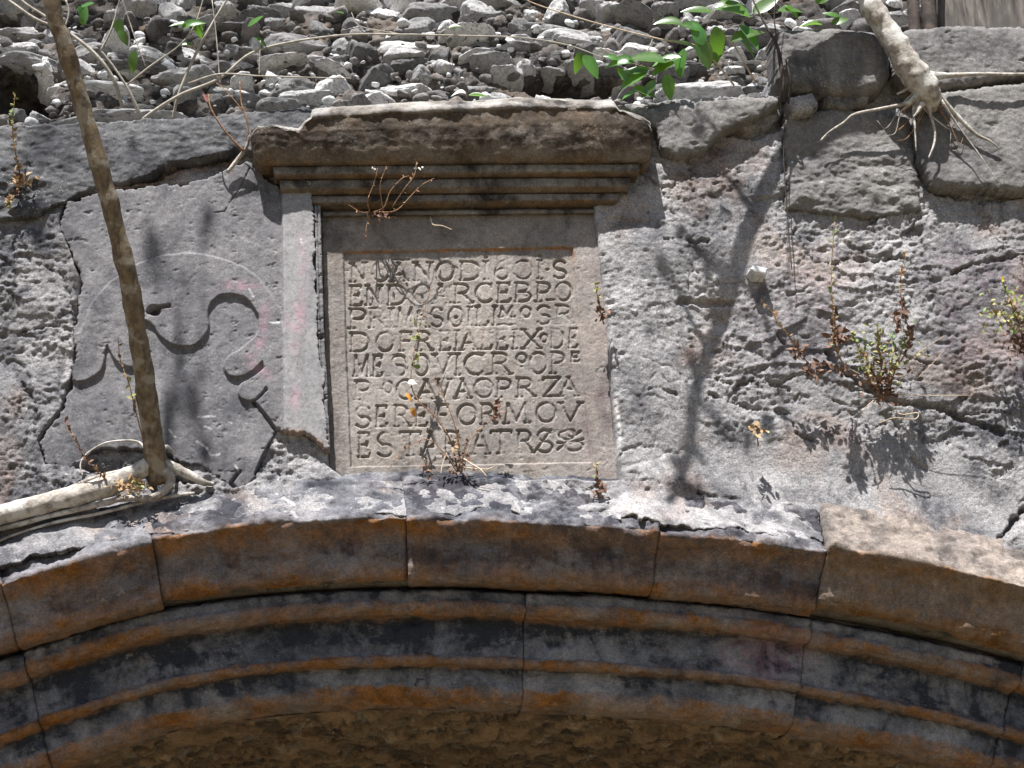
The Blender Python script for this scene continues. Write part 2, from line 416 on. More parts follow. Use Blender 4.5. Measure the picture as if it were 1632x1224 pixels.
CRACKS = [([(1110, 790), (1150, 797), (1205, 806), (1260, 812), (1322, 832)], 3.2, .03),
          ([(1090, 806), (1130, 812), (1200, 816), (1240, 828), (1318, 836)], 2.6, .025),
          ([(1130, 628), (1165, 640), (1205, 648), (1262, 655), (1268, 690), (1300, 700)], 4, .03),
          ([(1085, 478), (1120, 480), (1168, 482)], 7, .035), ([(1060, 385), (1085, 380), (1105, 390), (1128, 383)], 3, .02),
          ([(1252, 150), (1250, 240), (1254, 330)], 2.4, .018), ([(1320, 425), (1350, 412), (1400, 415), (1440, 410)], 4, .03),
          ([(1400, 445), (1450, 452), (1500, 446), (1545, 424), (1632, 405)], 3, .02), ([(1480, 305), (1560, 318), (1632, 312)], 5, .03),
          ([(1020, 628), (1050, 622), (1085, 636)], 2.4, .015), ([(1135, 600), (1170, 612), (1215, 600), (1260, 615)], 3.5, .025),
          ([(1160, 205), (1200, 215), (1240, 200), (1262, 175), (1320, 168)], 9, .05), ([(1320, 560), (1360, 600), (1420, 640), (1500, 650), (1600, 690)], 6, .035),
          ([(1585, 880), (1600, 850), (1632, 812)], 8, .06), ([(1430, 690), (1455, 735), (1475, 748)], 5, .02),
          ([(105, 745), (160, 752), (230, 760), (330, 775)], 6, .04), ([(0, 845), (80, 828), (200, 805), (320, 790)], 5, .03),
          ([(330, 790), (420, 795), (470, 785), (560, 792)], 2, .015), ([(870, 812), (900, 800), (950, 795), (990, 803), (1010, 835)], 5, .035),
          ([(905, 822), (940, 808), (985, 815)], 4, .03), ([(170, 294), (240, 286), (290, 266), (382, 246)], 8, .035),
          ([(20, 350), (50, 420), (100, 440), (128, 520)], 3, .015), ([(30, 600), (60, 650), (60, 700)], 4, .02), ([(40, 530), (78, 520), (92, 522)], 4, .03)]
AR_R = [ringR(r, o) for r, o in ((700, -.02), (748, -.02), (772, .045), (792, .095), (812, .148), (821, .168))]; AR_O = [-.06, -.01, .045, .095, .148, .168]
TAN_TH = theta(1313, 850, .12)
def wall_out(X, Z, px, py, d):
    n5 = fbm(X * 9, Z * 9, 3, 5)
    layers = Z * 7.5 + .3 * X + 1.5 * fbm(X * 1.6, Z * 3.2, 4, 21)
    fr = layers - np.floor(layers)
    amp = sstep(-.05, .5, fbm(X * 2.2, Z * 3.0, 3, 31))
    rough = np.ones(X.shape, np.float32)
    for poly, k, f in SMOOTH: rough = rough * (1 - k * sstep(-f, f * .6, sdf(poly, px, py) + 10 * n5))
    h = .022 * fbm(X * 1.7, Z * 2.6, 3, 1) * (.4 + .6 * rough)
    # broken plates of the old facing, each at its own level, with open edges here and there
    wx, wz = X * 4.6 + .42 * fbm(X * 5, Z * 5, 4, 33), Z * 8.5 + .5 * fbm(X * 5 + 9, Z * 6, 4, 34)
    f1, f2, idd = worley(wx, wz, 35)
    eopen = sstep(-.1, .45, fbm(X * 3.1, Z * 3.1, 3, 36))
    h += rough * (.014 * (idd - .5) * sstep(0, .06, f2 - f1) - .016 * eopen * (1 - sstep(.005, .055, f2 - f1)))
    patchy = sstep(-.25, .5, fbm(X * 3.3, Z * 4.4, 3, 45))
    h += rough * (.010 * amp * (1 - fr) ** 4.0 + (.0012 + .0030 * patchy) * fbm(X * 14, Z * 18, 5, 41, .65) + .002 * patchy * (ridge(X * 24, Z * 30, 4, 51) - .6))
    f1, f2, idd = worley(X * 26 + .9 * n5, Z * 36, 62)
    h -= rough * .012 * np.clip(1 - f1 / .38, 0, 1) * (idd > .86)
    h += (.0012 + .0034 * rough * (.4 + patchy)) * fbm(X * 48, Z * 60, 4, 71, .7)
    n22 = 4.5 * fbm(X * 20, Z * 26, 5, 81, .65)
    for pts, wd, dp in CRACKS:
        h -= dp * .8 * (1 - sstep(wd * .1, wd * .95, pdist(pts, px, py) + n22))
    # mortar bed thickening toward the arch hood
    R = np.hypot(X - ACX, Z - ACZ)
    th_ = np.arctan2(X - ACX, Z - ACZ); Rr = R - ring_off(th_)
    h += .03 * (1 - sstep(5.84, 6.02, Rr))
    bed = np.interp(Rr, AR_R[::-1], AR_O[::-1]) + .012 * fbm(X * 6, Z * 6, 4, 91, .6) + .004 * fbm(X * 30, Z * 30, 3, 93) - .001
    h = np.where((Rr < 5.93) & (th_ < TAN_TH), np.maximum(h, bed), h)
    h += .03 * sstep(935, 1000, px) * sstep(330, 400, py) * (1 - sstep(1010, 1120, px))
    h += .03 * (1 - sstep(120, 165, px)) * sstep(285, 325, py)
    for poly, dp in FLUSH:
        h -= dp * sstep(-2, 6, sdf(poly, px, py))
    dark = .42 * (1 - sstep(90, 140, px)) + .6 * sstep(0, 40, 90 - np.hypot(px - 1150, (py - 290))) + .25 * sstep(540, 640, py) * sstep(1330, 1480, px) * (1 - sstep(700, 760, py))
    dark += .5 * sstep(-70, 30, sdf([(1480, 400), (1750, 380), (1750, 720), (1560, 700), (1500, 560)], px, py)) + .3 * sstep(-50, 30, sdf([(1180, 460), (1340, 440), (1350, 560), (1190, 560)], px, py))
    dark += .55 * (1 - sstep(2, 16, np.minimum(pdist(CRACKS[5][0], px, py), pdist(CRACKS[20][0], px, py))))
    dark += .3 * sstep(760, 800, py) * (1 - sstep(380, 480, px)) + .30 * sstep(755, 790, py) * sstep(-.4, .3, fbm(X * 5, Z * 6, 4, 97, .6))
    brown = .55 * (1 - sstep(2, 22, pdist(CRACKS[20][0], px, py))) + .25 * sstep(.1, .5, fbm(X * 3, Z * 3, 3, 95))
    pink = .15 * sstep(-60, 20, sdf([(1180, 460), (1330, 440), (1340, 560), (1190, 560)], px, py)) + .18 * sstep(-50, 20, sdf([(1490, 410), (1700, 400), (1700, 620), (1500, 560)], px, py))
    white = .5 * (1 - sstep(1.5, 4, pdist([(978, 640), (985, 700), (980, 730)], px, py))) + .7 * (1 - sstep(.6, 2.4, pdist([(425, 803), (440, 797), (455, 806), (466, 816), (472, 824)], px, py) + 1.6 * gn(X * 60, Z * 60, 2)))
    return h, (np.clip(dark, 0, 1), brown, pink, white)
def above_arch(X, Z):
    th_ = np.arctan2(X - ACX, Z - ACZ)
    return np.hypot(X - ACX, Z - ACZ) - ring_off(th_) - np.where((th_ < TAN_TH) & (np.abs(th_) < .4), AR_R[5] + .016 + .03 * np.clip(fbm(X * 7, Z * 7, 4, 92, .6), -.5, 1), 5.83)
WTOP = [(-320, 260), (0, 235), (240, 215), (500, 195), (900, 180), (1030, 165), (1240, 150), (1250, 80), (1420, 60), (1632, 60), (1960, 60), (1960, 1040), (1632, 1000), (816, 900), (0, 1000), (-320, 1080)]
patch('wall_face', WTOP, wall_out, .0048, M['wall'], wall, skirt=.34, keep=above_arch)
# the wall carries on either side, outside the picture, down to the ground
def far_out(X, Z, px, py, d):
    return .03 * fbm(X * 1.7, Z * 3.4, 4, 1) + .02 * fbm(X * 9, Z * 16, 4, 41), None
patch('wall_face', [(-7.5, -.1), (-2.28, -.1), (-2.28, 4.36), (-7.5, 4.36)], far_out, .03, M['wall'], wall, skirt=.34, keep=above_arch, xz=True)
patch('wall_face', [(2.62, -.1), (7.2, -.1), (7.2, 4.8), (2.62, 4.8)], far_out, .03, M['wall'], wall, skirt=.34, keep=above_arch, xz=True)

def block(poly, lvl, seed, name='ashlar_block', mat='block', amp=1., res=.004, bev=.02, bevr=.03, dark=0., skirt=.16, edge=.006, tilt=0., rough=0., label=None, ochre=0.):
    def f(X, Z, px, py, d):
        h = lvl + amp * (.006 * fbm(X * 5, Z * 5, 3, seed) + .0022 * fbm(X * 40, Z * 46, 3, seed + 4)) + tilt * (Z - Z.mean())
        h -= amp * .006 * np.clip(fbm(X * 11, Z * 25, 4, seed + 6) - .5, 0, 1) * 2
        if rough: h += rough * sstep(205, 275, py) * (.018 * fbm(X * 9, Z * 16, 5, seed + 9) + .012 * (ridge(X * 15, Z * 22, 4, seed + 2) - .6))
        return h, (np.full(X.shape, dark), np.full(X.shape, ochre), None, None)
    return patch(name, poly, f, res, M[mat], wall, skirt=skirt, edge=edge, bevel=bev, bev_r=bevr, seed=seed, ref=lvl, label=label)
def band_out(X, Z, px, py, d):
    lower = sstep(0, 30, py - np.interp(px, [0, 100, 200, 400], [300, 300, 270, 235]))
    h = .035 + .006 * fbm(X * 5, Z * 7, 3, 201) + .004 * fbm(X * 22, Z * 34, 4, 203) + .012 * fbm(X * 14, Z * 20, 4, 204) * sstep(120, 20, px) * sstep(240, 300, py)
    return h, (.25 + .3 * sstep(.0, .5, fbm(X * 3, Z * 4, 3, 205)), None, None, .0 * h)
patch('plaster_band', BAND, band_out, .004, M['band'], wall, skirt=.34, bevel=.007, bev_r=.008, ref=.03, edge=.007, label='smooth dark grey plaster course along the wall top')
block([(1238, 44), (1262, 40), (1330, 39), (1398, 47), (1420, 66), (1424, 112), (1410, 136), (1380, 146), (1262, 139), (1242, 118)], .095, 300, bev=.045, bevr=.05, dark=.35, amp=1.3, skirt=.10, edge=.003)
block([(1408, 52), (1450, 44), (1530, 37), (1632, 40), (1800, 36), (1950, 32), (1950, 128), (1632, 120), (1540, 133), (1455, 140), (1425, 118)], .055, 310, bev=.025, bevr=.03)
block([(1462, 152), (1530, 140), (1632, 128), (1950, 134), (1950, 318), (1632, 302), (1560, 300), (1484, 296), (1468, 262), (1460, 200)], .055, 320, bev=.025, bevr=.03, dark=.1)
block([(1252, 184), (1330, 168), (1390, 172), (1452, 184), (1466, 290), (1470, 332), (1400, 345), (1330, 338), (1256, 330)], .022, 330, rough=.55, dark=.1, bev=.02, bevr=.05)
block([(1012, 176), (1060, 164), (1130, 158), (1206, 150), (1242, 150), (1246, 166), (1196, 190), (1150, 208), (1128, 236), (1080, 246), (1056, 236), (1046, 205)], .05, 340, bev=.02, bevr=.04)
block([(1260, 152), (1298, 142), (1306, 160), (1298, 176), (1262, 180)], .075, 350, mat='wall', bev=.03, bevr=.025, amp=1.5, skirt=.1)
block([(1310, 146), (1345, 142), (1390, 150), (1388, 162), (1350, 168), (1312, 166)], .05, 355, mat='wall', bev=.03, bevr=.02, amp=1.5, dark=.6)
block([(1596, 884), (1604, 850), (1640, 822), (1760, 830), (1760, 905), (1640, 892)],   .06, 360, mat='wall', bev=.03, bevr=.04, amp=1.5)
block([(1196, 428), (1200, 421), (1224, 427), (1222, 438), (1204, 436)], .055, 370, name='stone_chip', mat='pale', bev=.01, bevr=.008, amp=.6, res=.002, edge=.001, skirt=.06)
for i, (cx_, cy_, rx, ry) in enumerate([(895, 818, 26, 13), (945, 812, 44, 15), (985, 838, 20, 12), (1022, 820, 18, 22), (838, 806, 22, 12)]):
    pl = [(cx_ + rx * math.cos(t) * (1 + .2 * math.sin(3 * t + i)), cy_ + ry * math.sin(t) * (1 + .2 * math.cos(2 * t + i))) for t in np.linspace(0, 6.28, 13)[:-1]]
    block(pl, .115, 380 + i, name='packing_stone', mat='wall', bev=.045, bevr=.03, amp=2., skirt=.1)

# ================================================================== CARVED RELIEF PANEL
relief = thing('relief_panel', 'flat grey carved panel with a scroll relief, left of the inscription', 'relief panel', P(300, 740, 0))
LOBE = smooth_line([(232, 512), (243, 520), (255, 538), (275, 551), (300, 553), (322, 543), (334, 522), (334, 492), (345, 476), (366, 470), (390, 476), (410, 500)], 6) + \
       smooth_line([(412, 506), (408, 530), (385, 553), (362, 568), (356, 584), (362, 598), (382, 603), (404, 592), (418, 577)], 6) + \
       smooth_line([(421, 586), (402, 600), (384, 610), (378, 626), (386, 638), (404, 640), (418, 630), (424, 618)], 5) + \
       smooth_line([(426, 622), (414, 632), (406, 645), (420, 664), (445, 690)], 5)
LOBE2 = smooth_line([(60, 606), (105, 604), (128, 609), (150, 602), (165, 585), (171, 552)], 6) + smooth_line([(173, 558), (184, 576), (204, 586), (224, 580), (228, 550)], 5)
UPPER = [tuple(q) for q in LOBE2] + [tuple(q) for q in LOBE] + [(700, 700), (700, 50), (-50, 50), (-50, 606)]
ARC = [tuple(q) for q in smooth_line([(126, 530), (150, 478), (185, 442), (230, 415), (290, 403), (345, 410), (395, 430), (428, 462), (450, 500)], 6)]
ARCIN = ARC + [(470, 900), (0, 900), (0, 560)]
def panel_out(X, Z, px, py, d):
    wob = 1.2 * fbm(X * 20, Z * 20, 2, 401)
    s1 = sdf(UPPER, px, py) + wob
    h = .028 + .0035 * fbm(X * 4, Z * 4, 3, 402) + .0010 * fbm(X * 45, Z * 45, 3, 403) - .006 * np.clip(fbm(X * 22, Z * 30, 4, 404, .6) - .5, 0, 1)
    h += .007 * sstep(-1.5, 2.5, sdf(ARCIN, px, py) + wob)
    dep = .0125 * (1 - sstep(-.5, 2.6, s1))
    dep *= 1 - sstep(8, 70, -s1) * .85                      # the cut ground rises again away from the edge
    h -= dep
    h -= .03 * (1 - sstep(2, 10, np.hypot((px - 246) * .7, py - 496) + wob)) + .02 * (1 - sstep(1, 4, pdist([(236, 498), (256, 490), (270, 488)], px, py)))
    jam = sstep(446, 452, px - (py - 300) * .008)             # flat pilaster strip beside the tablet
    h = h * (1 - jam) + jam * (.046 + .0015 * fbm(X * 20, Z * 9, 3, 405))
    for pts, wd, dp in [([(442, 688), (425, 714), (408, 756)], 2.2, .02), ([(404, 640), (424, 664), (442, 688)], 2.5, .02), ([(375, 782), (368, 770), (382, 752)], 2.5, .02),
                        ([(398, 268), (382, 300), (366, 322), (358, 336), (340, 338)], .9, .006), ([(447, 300), (452, 500), (455, 690)], 1.3, .004)]:
        h -= dp * (1 - sstep(wd * .3, wd * 1.3, pdist(pts, px, py) + wob))
    pink = np.clip(1 - np.hypot((px - 470) / 22, (py - 510) / 34), 0, 1) + np.clip(1 - np.hypot((px - 468) / 16, (py - 635) / 28), 0, 1) + np.clip(1 - np.hypot((px - 385) / 38, (py - 455) / 14), 0, 1) \
        + .8 * np.clip(1 - pdist([(425, 490), (418, 540), (395, 575), (430, 600)], px, py) / 12, 0, 1) + .5 * np.clip(1 - pdist([(482, 380), (484, 470), (468, 560)], px, py) / 14, 0, 1)
    white = 0
    for pts in [[(317, 665), (342, 664)], [(326, 680), (337, 684)], [(314, 704), (330, 714)], [(330, 716), (336, 726), (350, 724)], [(270, 686), (279, 697)], [(375, 742), (381, 753)], [(397, 462), (404, 473)], [(480, 385), (481, 390)], [(430, 515), (445, 514)]]:
        white = white + .55 * (1 - sstep(.5, 2.4, pdist(pts, px, py) + .9 * gn(X * 120, Z * 120, 7)))
    dark = .28 * sstep(430, 620, py) * (1 - sstep(200, 330, px)) + .45 * sstep(.1, .5, fbm(X * 4, Z * 5, 3, 409)) - .3 * jam
    return h, (np.clip(dark, 0, 1), .75 * (1 - sstep(1, 7, pdist([(446, 690), (480, 690), (515, 710)], px, py))), np.clip(pink, 0, 1), np.clip(white + .16 * jam, 0, 1))
patch('carved_slab', PANEL, panel_out, .0026, M['panel'], relief, skirt=.06, bevel=.006, bev_r=.007, ref=.03, edge=.009)

# ================================================================== INSCRIPTION TABLET
plaque = thing('inscription_plaque', 'tan stone tablet carved with eight lines of Roman capitals', 'plaque', P(740, 770, 0))
def ell(cx, cy, rx, ry, a0, a1, n=14):
    return [(cx + rx * math.cos(math.radians(a0 + (a1 - a0) * i / n)), cy + ry * math.sin(math.radians(a0 + (a1 - a0) * i / n))) for i in range(n + 1)]
SF = .11
def ser(x, y, w_=.16): return [(x - w_, y), (x + w_, y)]
GL = {     # strokes in a box 0..1 wide, 0 (foot) .. 1 (head)
 'N': [[(.1, 0), (.1, 1)], [(.1, 1), (.9, 0)], [(.9, 0), (.9, 1)], ser(.1, 0), ser(.06, 1, .12), ser(.9, 1)],
 'O': [ell(.5, .5, .5, .5, 0, 360, 22)],
 'A': [[(0, 0), (.5, 1)], [(.5, 1), (1, 0)], [(.2, .36), (.8, .36)], ser(0, 0, .13), ser(1, 0, .13), [(.36, 1), (.54, 1)]],
 'D': [[(.08, 0), (.08, 1)], [(.0, 1), (.4, 1)] + ell(.4, .5, .6, .5, 90, -90, 14) + [(.0, 0)]],
 'I': [[(.5, 0), (.5, 1)], ser(.5, 0, .5), ser(.5, 1, .5)],
 '6': [ell(.5, .3, .5, .3, 0, 360, 16), [(.0, .3), (.06, .6), (.3, .88), (.75, 1.05)]],
 'S': [ell(.5, .74, .42, .26, 30, 270, 10) + ell(.5, .25, .46, .25, 90, -150, 12)],
 'E': [[(.1, 0), (.1, 1)], [(0, 1), (.9, 1), (.9, .88)], [(.1, .52), (.7, .52)], [(.7, .45), (.7, .6)], [(0, 0), (.95, 0), (.98, .14)]],
 'F': [[(.1, 0), (.1, 1)], [(0, 1), (.95, 1), (.95, .86)], [(.1, .52), (.75, .52)], ser(.1, 0)],
 'R': [[(.1, 0), (.1, 1)], [(0, 1), (.4, 1)] + ell(.4, .76, .42, .24, 90, -90, 10) + [(.1, .52)], [(.45, .52), (1.0, 0)], ser(.1, 0), [(.92, 0), (1.1, .02)]],
 'P': [[(.1, 0), (.1, 1)], [(0, 1), (.45, 1)] + ell(.45, .74, .48, .26, 90, -90, 10) + [(.1, .48)], ser(.1, 0, .2)],
 'B': [[(.1, 0), (.1, 1)], [(0, 1), (.4, 1)] + ell(.4, .77, .4, .23, 90, -90, 9) + [(.1, .54)], [(.4, .54)] + ell(.45, .27, .5, .27, 90, -90, 10) + [(0, 0)]],
 'C': [ell(.55, .5, .55, .5, 50, 310, 16), [(.92, .8), (.92, .98)]],
 'M': [[(.08, 0), (.16, 1)], [(.16, 1), (.5, .1)], [(.5, .1), (.86, 1)], [(.86, 1), (.94, 0)], ser(.08, 0, .1), ser(.94, 0, .1)],
 'L': [[(.15, 0), (.15, 1)], ser(.15, 1), [(0, 0), (.95, 0), (1, .2)]],
 'X': [[(0, 1), (1, 0)], [(0, 0), (1, 1)], ser(0, 1, .12), ser(1, 1, .12), ser(0, 0, .12), ser(1, 0, .12)],
 'V': [[(0, 1), (.5, 0)], [(.5, 0), (1, 1)], ser(0, 1, .13), ser(1, 1, .13)],
 'T': [[(.5, 0), (.5, 1)], [(0, .9), (0, 1), (1, 1), (1, .9)], ser(.5, 0)],
 'Z': [[(0, .9), (.02, 1), (1, 1), (0, 0), (1, 0), (1.02, .14)]],
 '-': [[(0, .5), (1, .5)]], '.': [[(.4, .5), (.6, .5)]], '~': [[(0, .45), (.3, .6), (.6, .42), (1, .56)]], '/': [[(0, 0), (1, 1)]],
 '&': [ell(.35, .75, .3, .2, 0, 360, 12), ell(.65, .25, .35, .22, 100, 440, 14), [(.0, .1), (.4, .5), (.9, .9)], [(0, .42), (.5, .35), (1, .55)]],
}
# per line: (foot, head) at the left and right edges, then glyphs with their left and right edges
LINES = [
 ((247, 166), (232, 152), [('N', 222, 288), ('O', 315, 390), ('A', 402, 468), ('N', 502, 580), ('O', 602, 676), ('D', 706, 795), ('I', 812, 830), ('6', 862, 918), ('O', 942, 1026), ('I', 1048, 1066), ('.', 1080, 1106), ('S', 1118, 1178)]),
 ((352, 266), (330, 250), [('E', 220, 270), ('N', 290, 355), ('D', 385, 465), ('O', 500, 572), ('A', 588, 655), ('R', 682, 755), ('C', 775, 850), ('E', 872, 930), ('B', 950, 1022), ('P', 1046, 1108), ('O', 1130, 1200)]),
 ((455, 368), (434, 352), [('P', 216, 290), ('R', 306, 374), ('I', 392, 410), ('M', 426, 500), ('A', 506, 562), ('S', 576, 630), ('O', 655, 720), ('I', 738, 756), ('L', 776, 830), ('I', 852, 868), ('S', 1046, 1108), ('R', 1132, 1204)]),
 ((557, 476), (540, 456), [('D', 220, 300), ('O', 336, 410), ('F', 440, 492), ('R', 516, 580), ('E', 618, 662), ('I', 682, 700), ('A', 712, 775), ('L', 800, 846), ('E', 868, 916), ('I', 938, 956), ('X', 986, 1058), ('D', 1110, 1165), ('E', 1190, 1226)]),
 ((667, 576), (652, 560), [('M', 232, 304), ('E', 322, 360), ('S', 402, 466), ('O', 500, 566), ('V', 592, 665), ('I', 684, 702), ('C', 726, 814), ('R', 846, 930), ('O', 1016, 1090), ('P', 1110, 1172)]),
 ((772, 688), (754, 672), [('P', 240, 310), ('C', 425, 492), ('A', 520, 592), ('V', 604, 660), ('A', 688, 746), ('O', 770, 852), ('P', 870, 934), ('R', 960, 1034), ('Z', 1076, 1150), ('A', 1152, 1224)]),
 ((896, 800), (866, 784), [('S', 240, 310), ('E', 335, 382), ('R', 416, 482), ('E', 510, 560), ('F', 606, 652), ('O', 696, 776), ('R', 800, 862), ('M', 900, 1010), ('O', 1046, 1130), ('V', 1150, 1240)]),
 ((1026, 920), (1000, 904), [('E', 256, 306), ('S', 336, 410), ('T', 440, 530), ('A', 540, 612), ('P', 640, 696), ('A', 760, 830), ('T', 842, 932), ('R', 960, 1030), ('S', 1046, 1118), ('/', 1035, 1110), ('&', 1140, 1250)]),
]
EXTRA = [('~', 325, 388, 140, 158), ('~', 410, 478, 140, 158), ('.', 805, 836, 130, 150), ('.', 1042, 1070, 122, 142), ('-', 1092, 1122, 318, 338), ('O', 518, 542, 372, 396), ('.', 676, 700, 396, 412), ('.', 738, 762, 338, 352), ('.', 776, 800, 346, 360),
         ('M', 880, 944, 358, 402), ('O', 976, 1020, 360, 404), ('~', 875, 950, 428, 448), ('O', 1064, 1092, 480, 515), ('O', 956, 1000, 566, 606), ('.', 966, 990, 618, 632), ('E', 1200, 1234, 560, 602), ('O', 364, 406, 690, 740), ('~', 784, 836, 652, 670), ('O', 1180, 1215, 905, 935)]
def plaque_out(X, Z, px, py, d):
    h = -.012 + .0022 * fbm(X * 6, Z * 6, 3, 501) + .0008 * fbm(X * 60, Z * 60, 3, 502) - .004 * np.clip(fbm(X * 26, Z * 34, 3, 503) - .5, 0, 1)
    inner = sdf([(548, 402), (912, 394), (926, 560), (941, 736), (560, 743), (552, 560)], px, py) + .7 * fbm(X * 25, Z * 25, 2, 504)
    h -= .010 * sstep(-.6, 2.0, inner)
    h -= .004 * (1 - sstep(.5, 2.2, np.abs(inner)))
    dist = np.full(X.shape, 99.)
    for q in strokes(): 
        for (ax, ay), (bx, by) in zip(q[:-1], q[1:]):
            m = 5
            i0, i1 = np.searchsorted(X[0], [min(ax, bx) - .012, max(ax, bx) + .012]); j0, j1 = np.searchsorted(Z[:, 0], [min(ay, by) - .012, max(ay, by) + .012])
            if i1 <= i0 or j1 <= j0: continue
            xs, zs = X[j0:j1, i0:i1], Z[j0:j1, i0:i1]
            ex, ey = bx - ax, by - ay
            t = np.clip(((xs - ax) * ex + (zs - ay) * ey) / (ex * ex + ey * ey + 1e-12), 0, 1)
            dist[j0:j1, i0:i1] = np.minimum(dist[j0:j1, i0:i1], np.hypot(xs - ax - t * ex, zs - ay - t * ey))
    wd = .0060 + .0018 * fbm(X * 30, Z * 30, 2, 506)
    wear = .68 + .75 * fbm(X * 9, Z * 9, 4, 507, .6)
    h -= .0100 * np.clip(wear, .15, 1.1) * np.clip(1.12 - dist / wd, 0, 1)
    # the right margin is worn down, the top right corner is buried in mortar
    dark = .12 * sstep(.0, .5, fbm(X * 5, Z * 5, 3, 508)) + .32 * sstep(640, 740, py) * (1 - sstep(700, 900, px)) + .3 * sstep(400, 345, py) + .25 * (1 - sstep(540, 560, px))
    ochre = .85 * (1 - sstep(.5, 2.8, np.abs(inner))) * sstep(420, 400, py) + .12
    return h, (np.clip(dark, 0, 1), ochre, .13 * sstep(900, 940, px), None)
_strk = []
def strokes():
    if _strk: return _strk
    def w2(zx, zy):
        q = P(480 + zx / 2.783, 360 + zy / 2.783, -.022); return (q[0], q[2])
    for (fl, hl), (fr_, hr), gl in LINES:
        for c, x0, x1 in gl:
            for s_ in GL[c]:
                o = []
                for u, v in s_:
                    zx = x0 + (x1 - x0) * u; k = (zx - 220) / 980
                    foot, head = fl + (fr_ - fl) * k, hl + (hr - hl) * k
                    o.append(w2(zx, foot + (head - foot) * v))
                _strk.append(o)
    for c, x0, x1, y0, y1 in EXTRA:
        for s_ in GL[c]: _strk.append([w2(x0 + (x1 - x0) * u, y1 + (y0 - y1) * v) for u, v in s_])
    return _strk
patch('tablet', PLAQUE, plaque_out, .0018, M['plaque'], plaque, skirt=.05, bevel=.004, bev_r=.006, ref=-.012, edge=.002)
def fillet_out(X, Z, px, py, d):
    c = px - np.interp(py, [330, 520, 715], [503.5, 509, 516])
    h = .040 - .03 * (1 - sstep(1.0, 3.0, np.abs(c + 5))) + .0022 * fbm(X * 9, Z * 30, 3, 521) - .006 * (1 - sstep(.3, 1.6, np.abs(c - 2.2)))
    h -= .03 * np.clip(fbm(X * 12, Z * 26, 3, 522) - .45, 0, 1)
    return h, (np.full(X.shape, .15), .5 * sstep(670, 712, py), None, None)
patch('edge_moulding', [(495, 326), (511, 328), (517, 520), (526, 708), (522, 722), (512, 716), (503, 520)], fillet_out, .0018, M['panel'], plaque, skirt=.07, bevel=.006, bev_r=.005, ref=.035, edge=.0016, label='narrow moulded strip along the left edge of the tablet')

# ================================================================== CORNICE OVER THE TABLET
corn = thing('cornice', 'moulded stone hood over the inscription, brown-stained, its left corner broken', 'cornice', P(720, 340, 0))
CP = [  # row, out, left x, right x, ochre (stain, painted bounce), dark (crust, painted shade)
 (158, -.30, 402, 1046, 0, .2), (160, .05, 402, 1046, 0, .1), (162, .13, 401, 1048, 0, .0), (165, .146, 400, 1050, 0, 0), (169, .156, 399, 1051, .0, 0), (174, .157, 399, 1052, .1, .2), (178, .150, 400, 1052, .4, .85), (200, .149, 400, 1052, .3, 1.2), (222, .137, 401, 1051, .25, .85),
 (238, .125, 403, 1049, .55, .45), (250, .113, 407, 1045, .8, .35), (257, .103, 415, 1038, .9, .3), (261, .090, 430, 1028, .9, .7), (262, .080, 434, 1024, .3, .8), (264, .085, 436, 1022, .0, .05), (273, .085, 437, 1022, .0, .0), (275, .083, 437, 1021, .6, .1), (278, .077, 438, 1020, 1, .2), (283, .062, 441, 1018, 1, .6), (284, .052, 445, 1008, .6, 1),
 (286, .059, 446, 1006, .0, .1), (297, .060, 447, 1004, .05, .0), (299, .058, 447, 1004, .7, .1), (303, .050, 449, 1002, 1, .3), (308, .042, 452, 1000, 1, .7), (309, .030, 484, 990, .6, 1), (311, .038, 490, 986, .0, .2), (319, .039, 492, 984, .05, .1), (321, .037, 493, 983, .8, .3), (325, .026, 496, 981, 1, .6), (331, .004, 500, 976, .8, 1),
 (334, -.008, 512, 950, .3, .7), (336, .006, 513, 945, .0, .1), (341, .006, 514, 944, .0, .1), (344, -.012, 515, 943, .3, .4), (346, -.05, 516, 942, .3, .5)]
q = smooth_line  # (kept sharp: the profile is resampled with straight pieces)
prof = []
for (a_, b_) in zip(CP[:-1], CP[1:]):
    za, zb = P(720, a_[0], max(a_[1], -.05))[2], P(720, b_[0], max(b_[1], -.05))[2]
    n = max(2, int(math.hypot(za - zb, a_[1] - b_[1]) / .0045))
    for k in range(n): prof.append([a_[j] + (b_[j] - a_[j]) * k / n for j in range(6)] + [za + (zb - za) * k / n])
prof.append(list(CP[-1]) + [P(720, CP[-1][0], CP[-1][1])[2]])
prof = np.array(prof)
npf = len(prof)
o_, z_ = prof[:, 1], prof[:, 6]
tz = np.gradient(z_); to = np.gradient(o_); ln = np.hypot(tz, to) + 1e-9
no, nz = -tz / ln, to / ln                       # outward normal of the profile (out, z)
xl = np.array([P(a, 250 if i < 15 else 300, 0 if o < -.1 else o)[0] for i, (a, o) in enumerate(zip(prof[:, 2], o_))])
xr = np.array([P(a, 250 if i < 15 else 300, 0 if o < -.1 else o)[0] for i, (a, o) in enumerate(zip(prof[:, 3], o_))])
sret = np.linspace(0, 1, 26)[:-1]; sfr = np.linspace(0, 1, 330)
cols = [('l', t) for t in sret] + [('f', t) for t in sfr] + [('r', t) for t in (1 - sret)[:]]
nc = len(cols)
Xc = np.zeros((npf, nc)); Oc = np.zeros((npf, nc)); Zc = np.zeros((npf, nc)); NX = np.zeros((npf, nc))
for j, (k, t) in enumerate(cols):
    if k == 'l': Xc[:, j] = xl; Oc[:, j] = -.08 + (np.maximum(o_, -.08) + .08) * t; NX[:, j] = -1
    if k == 'r': Xc[:, j] = xr; Oc[:, j] = -.08 + (np.maximum(o_, -.08) + .08) * t; NX[:, j] = 1
    if k == 'f': Xc[:, j] = xl + (xr - xl) * t; Oc[:, j] = o_
    Zc[:, j] = z_
Oc[:3] = np.maximum(Oc[:3], -.30)
front = (NX == 0)
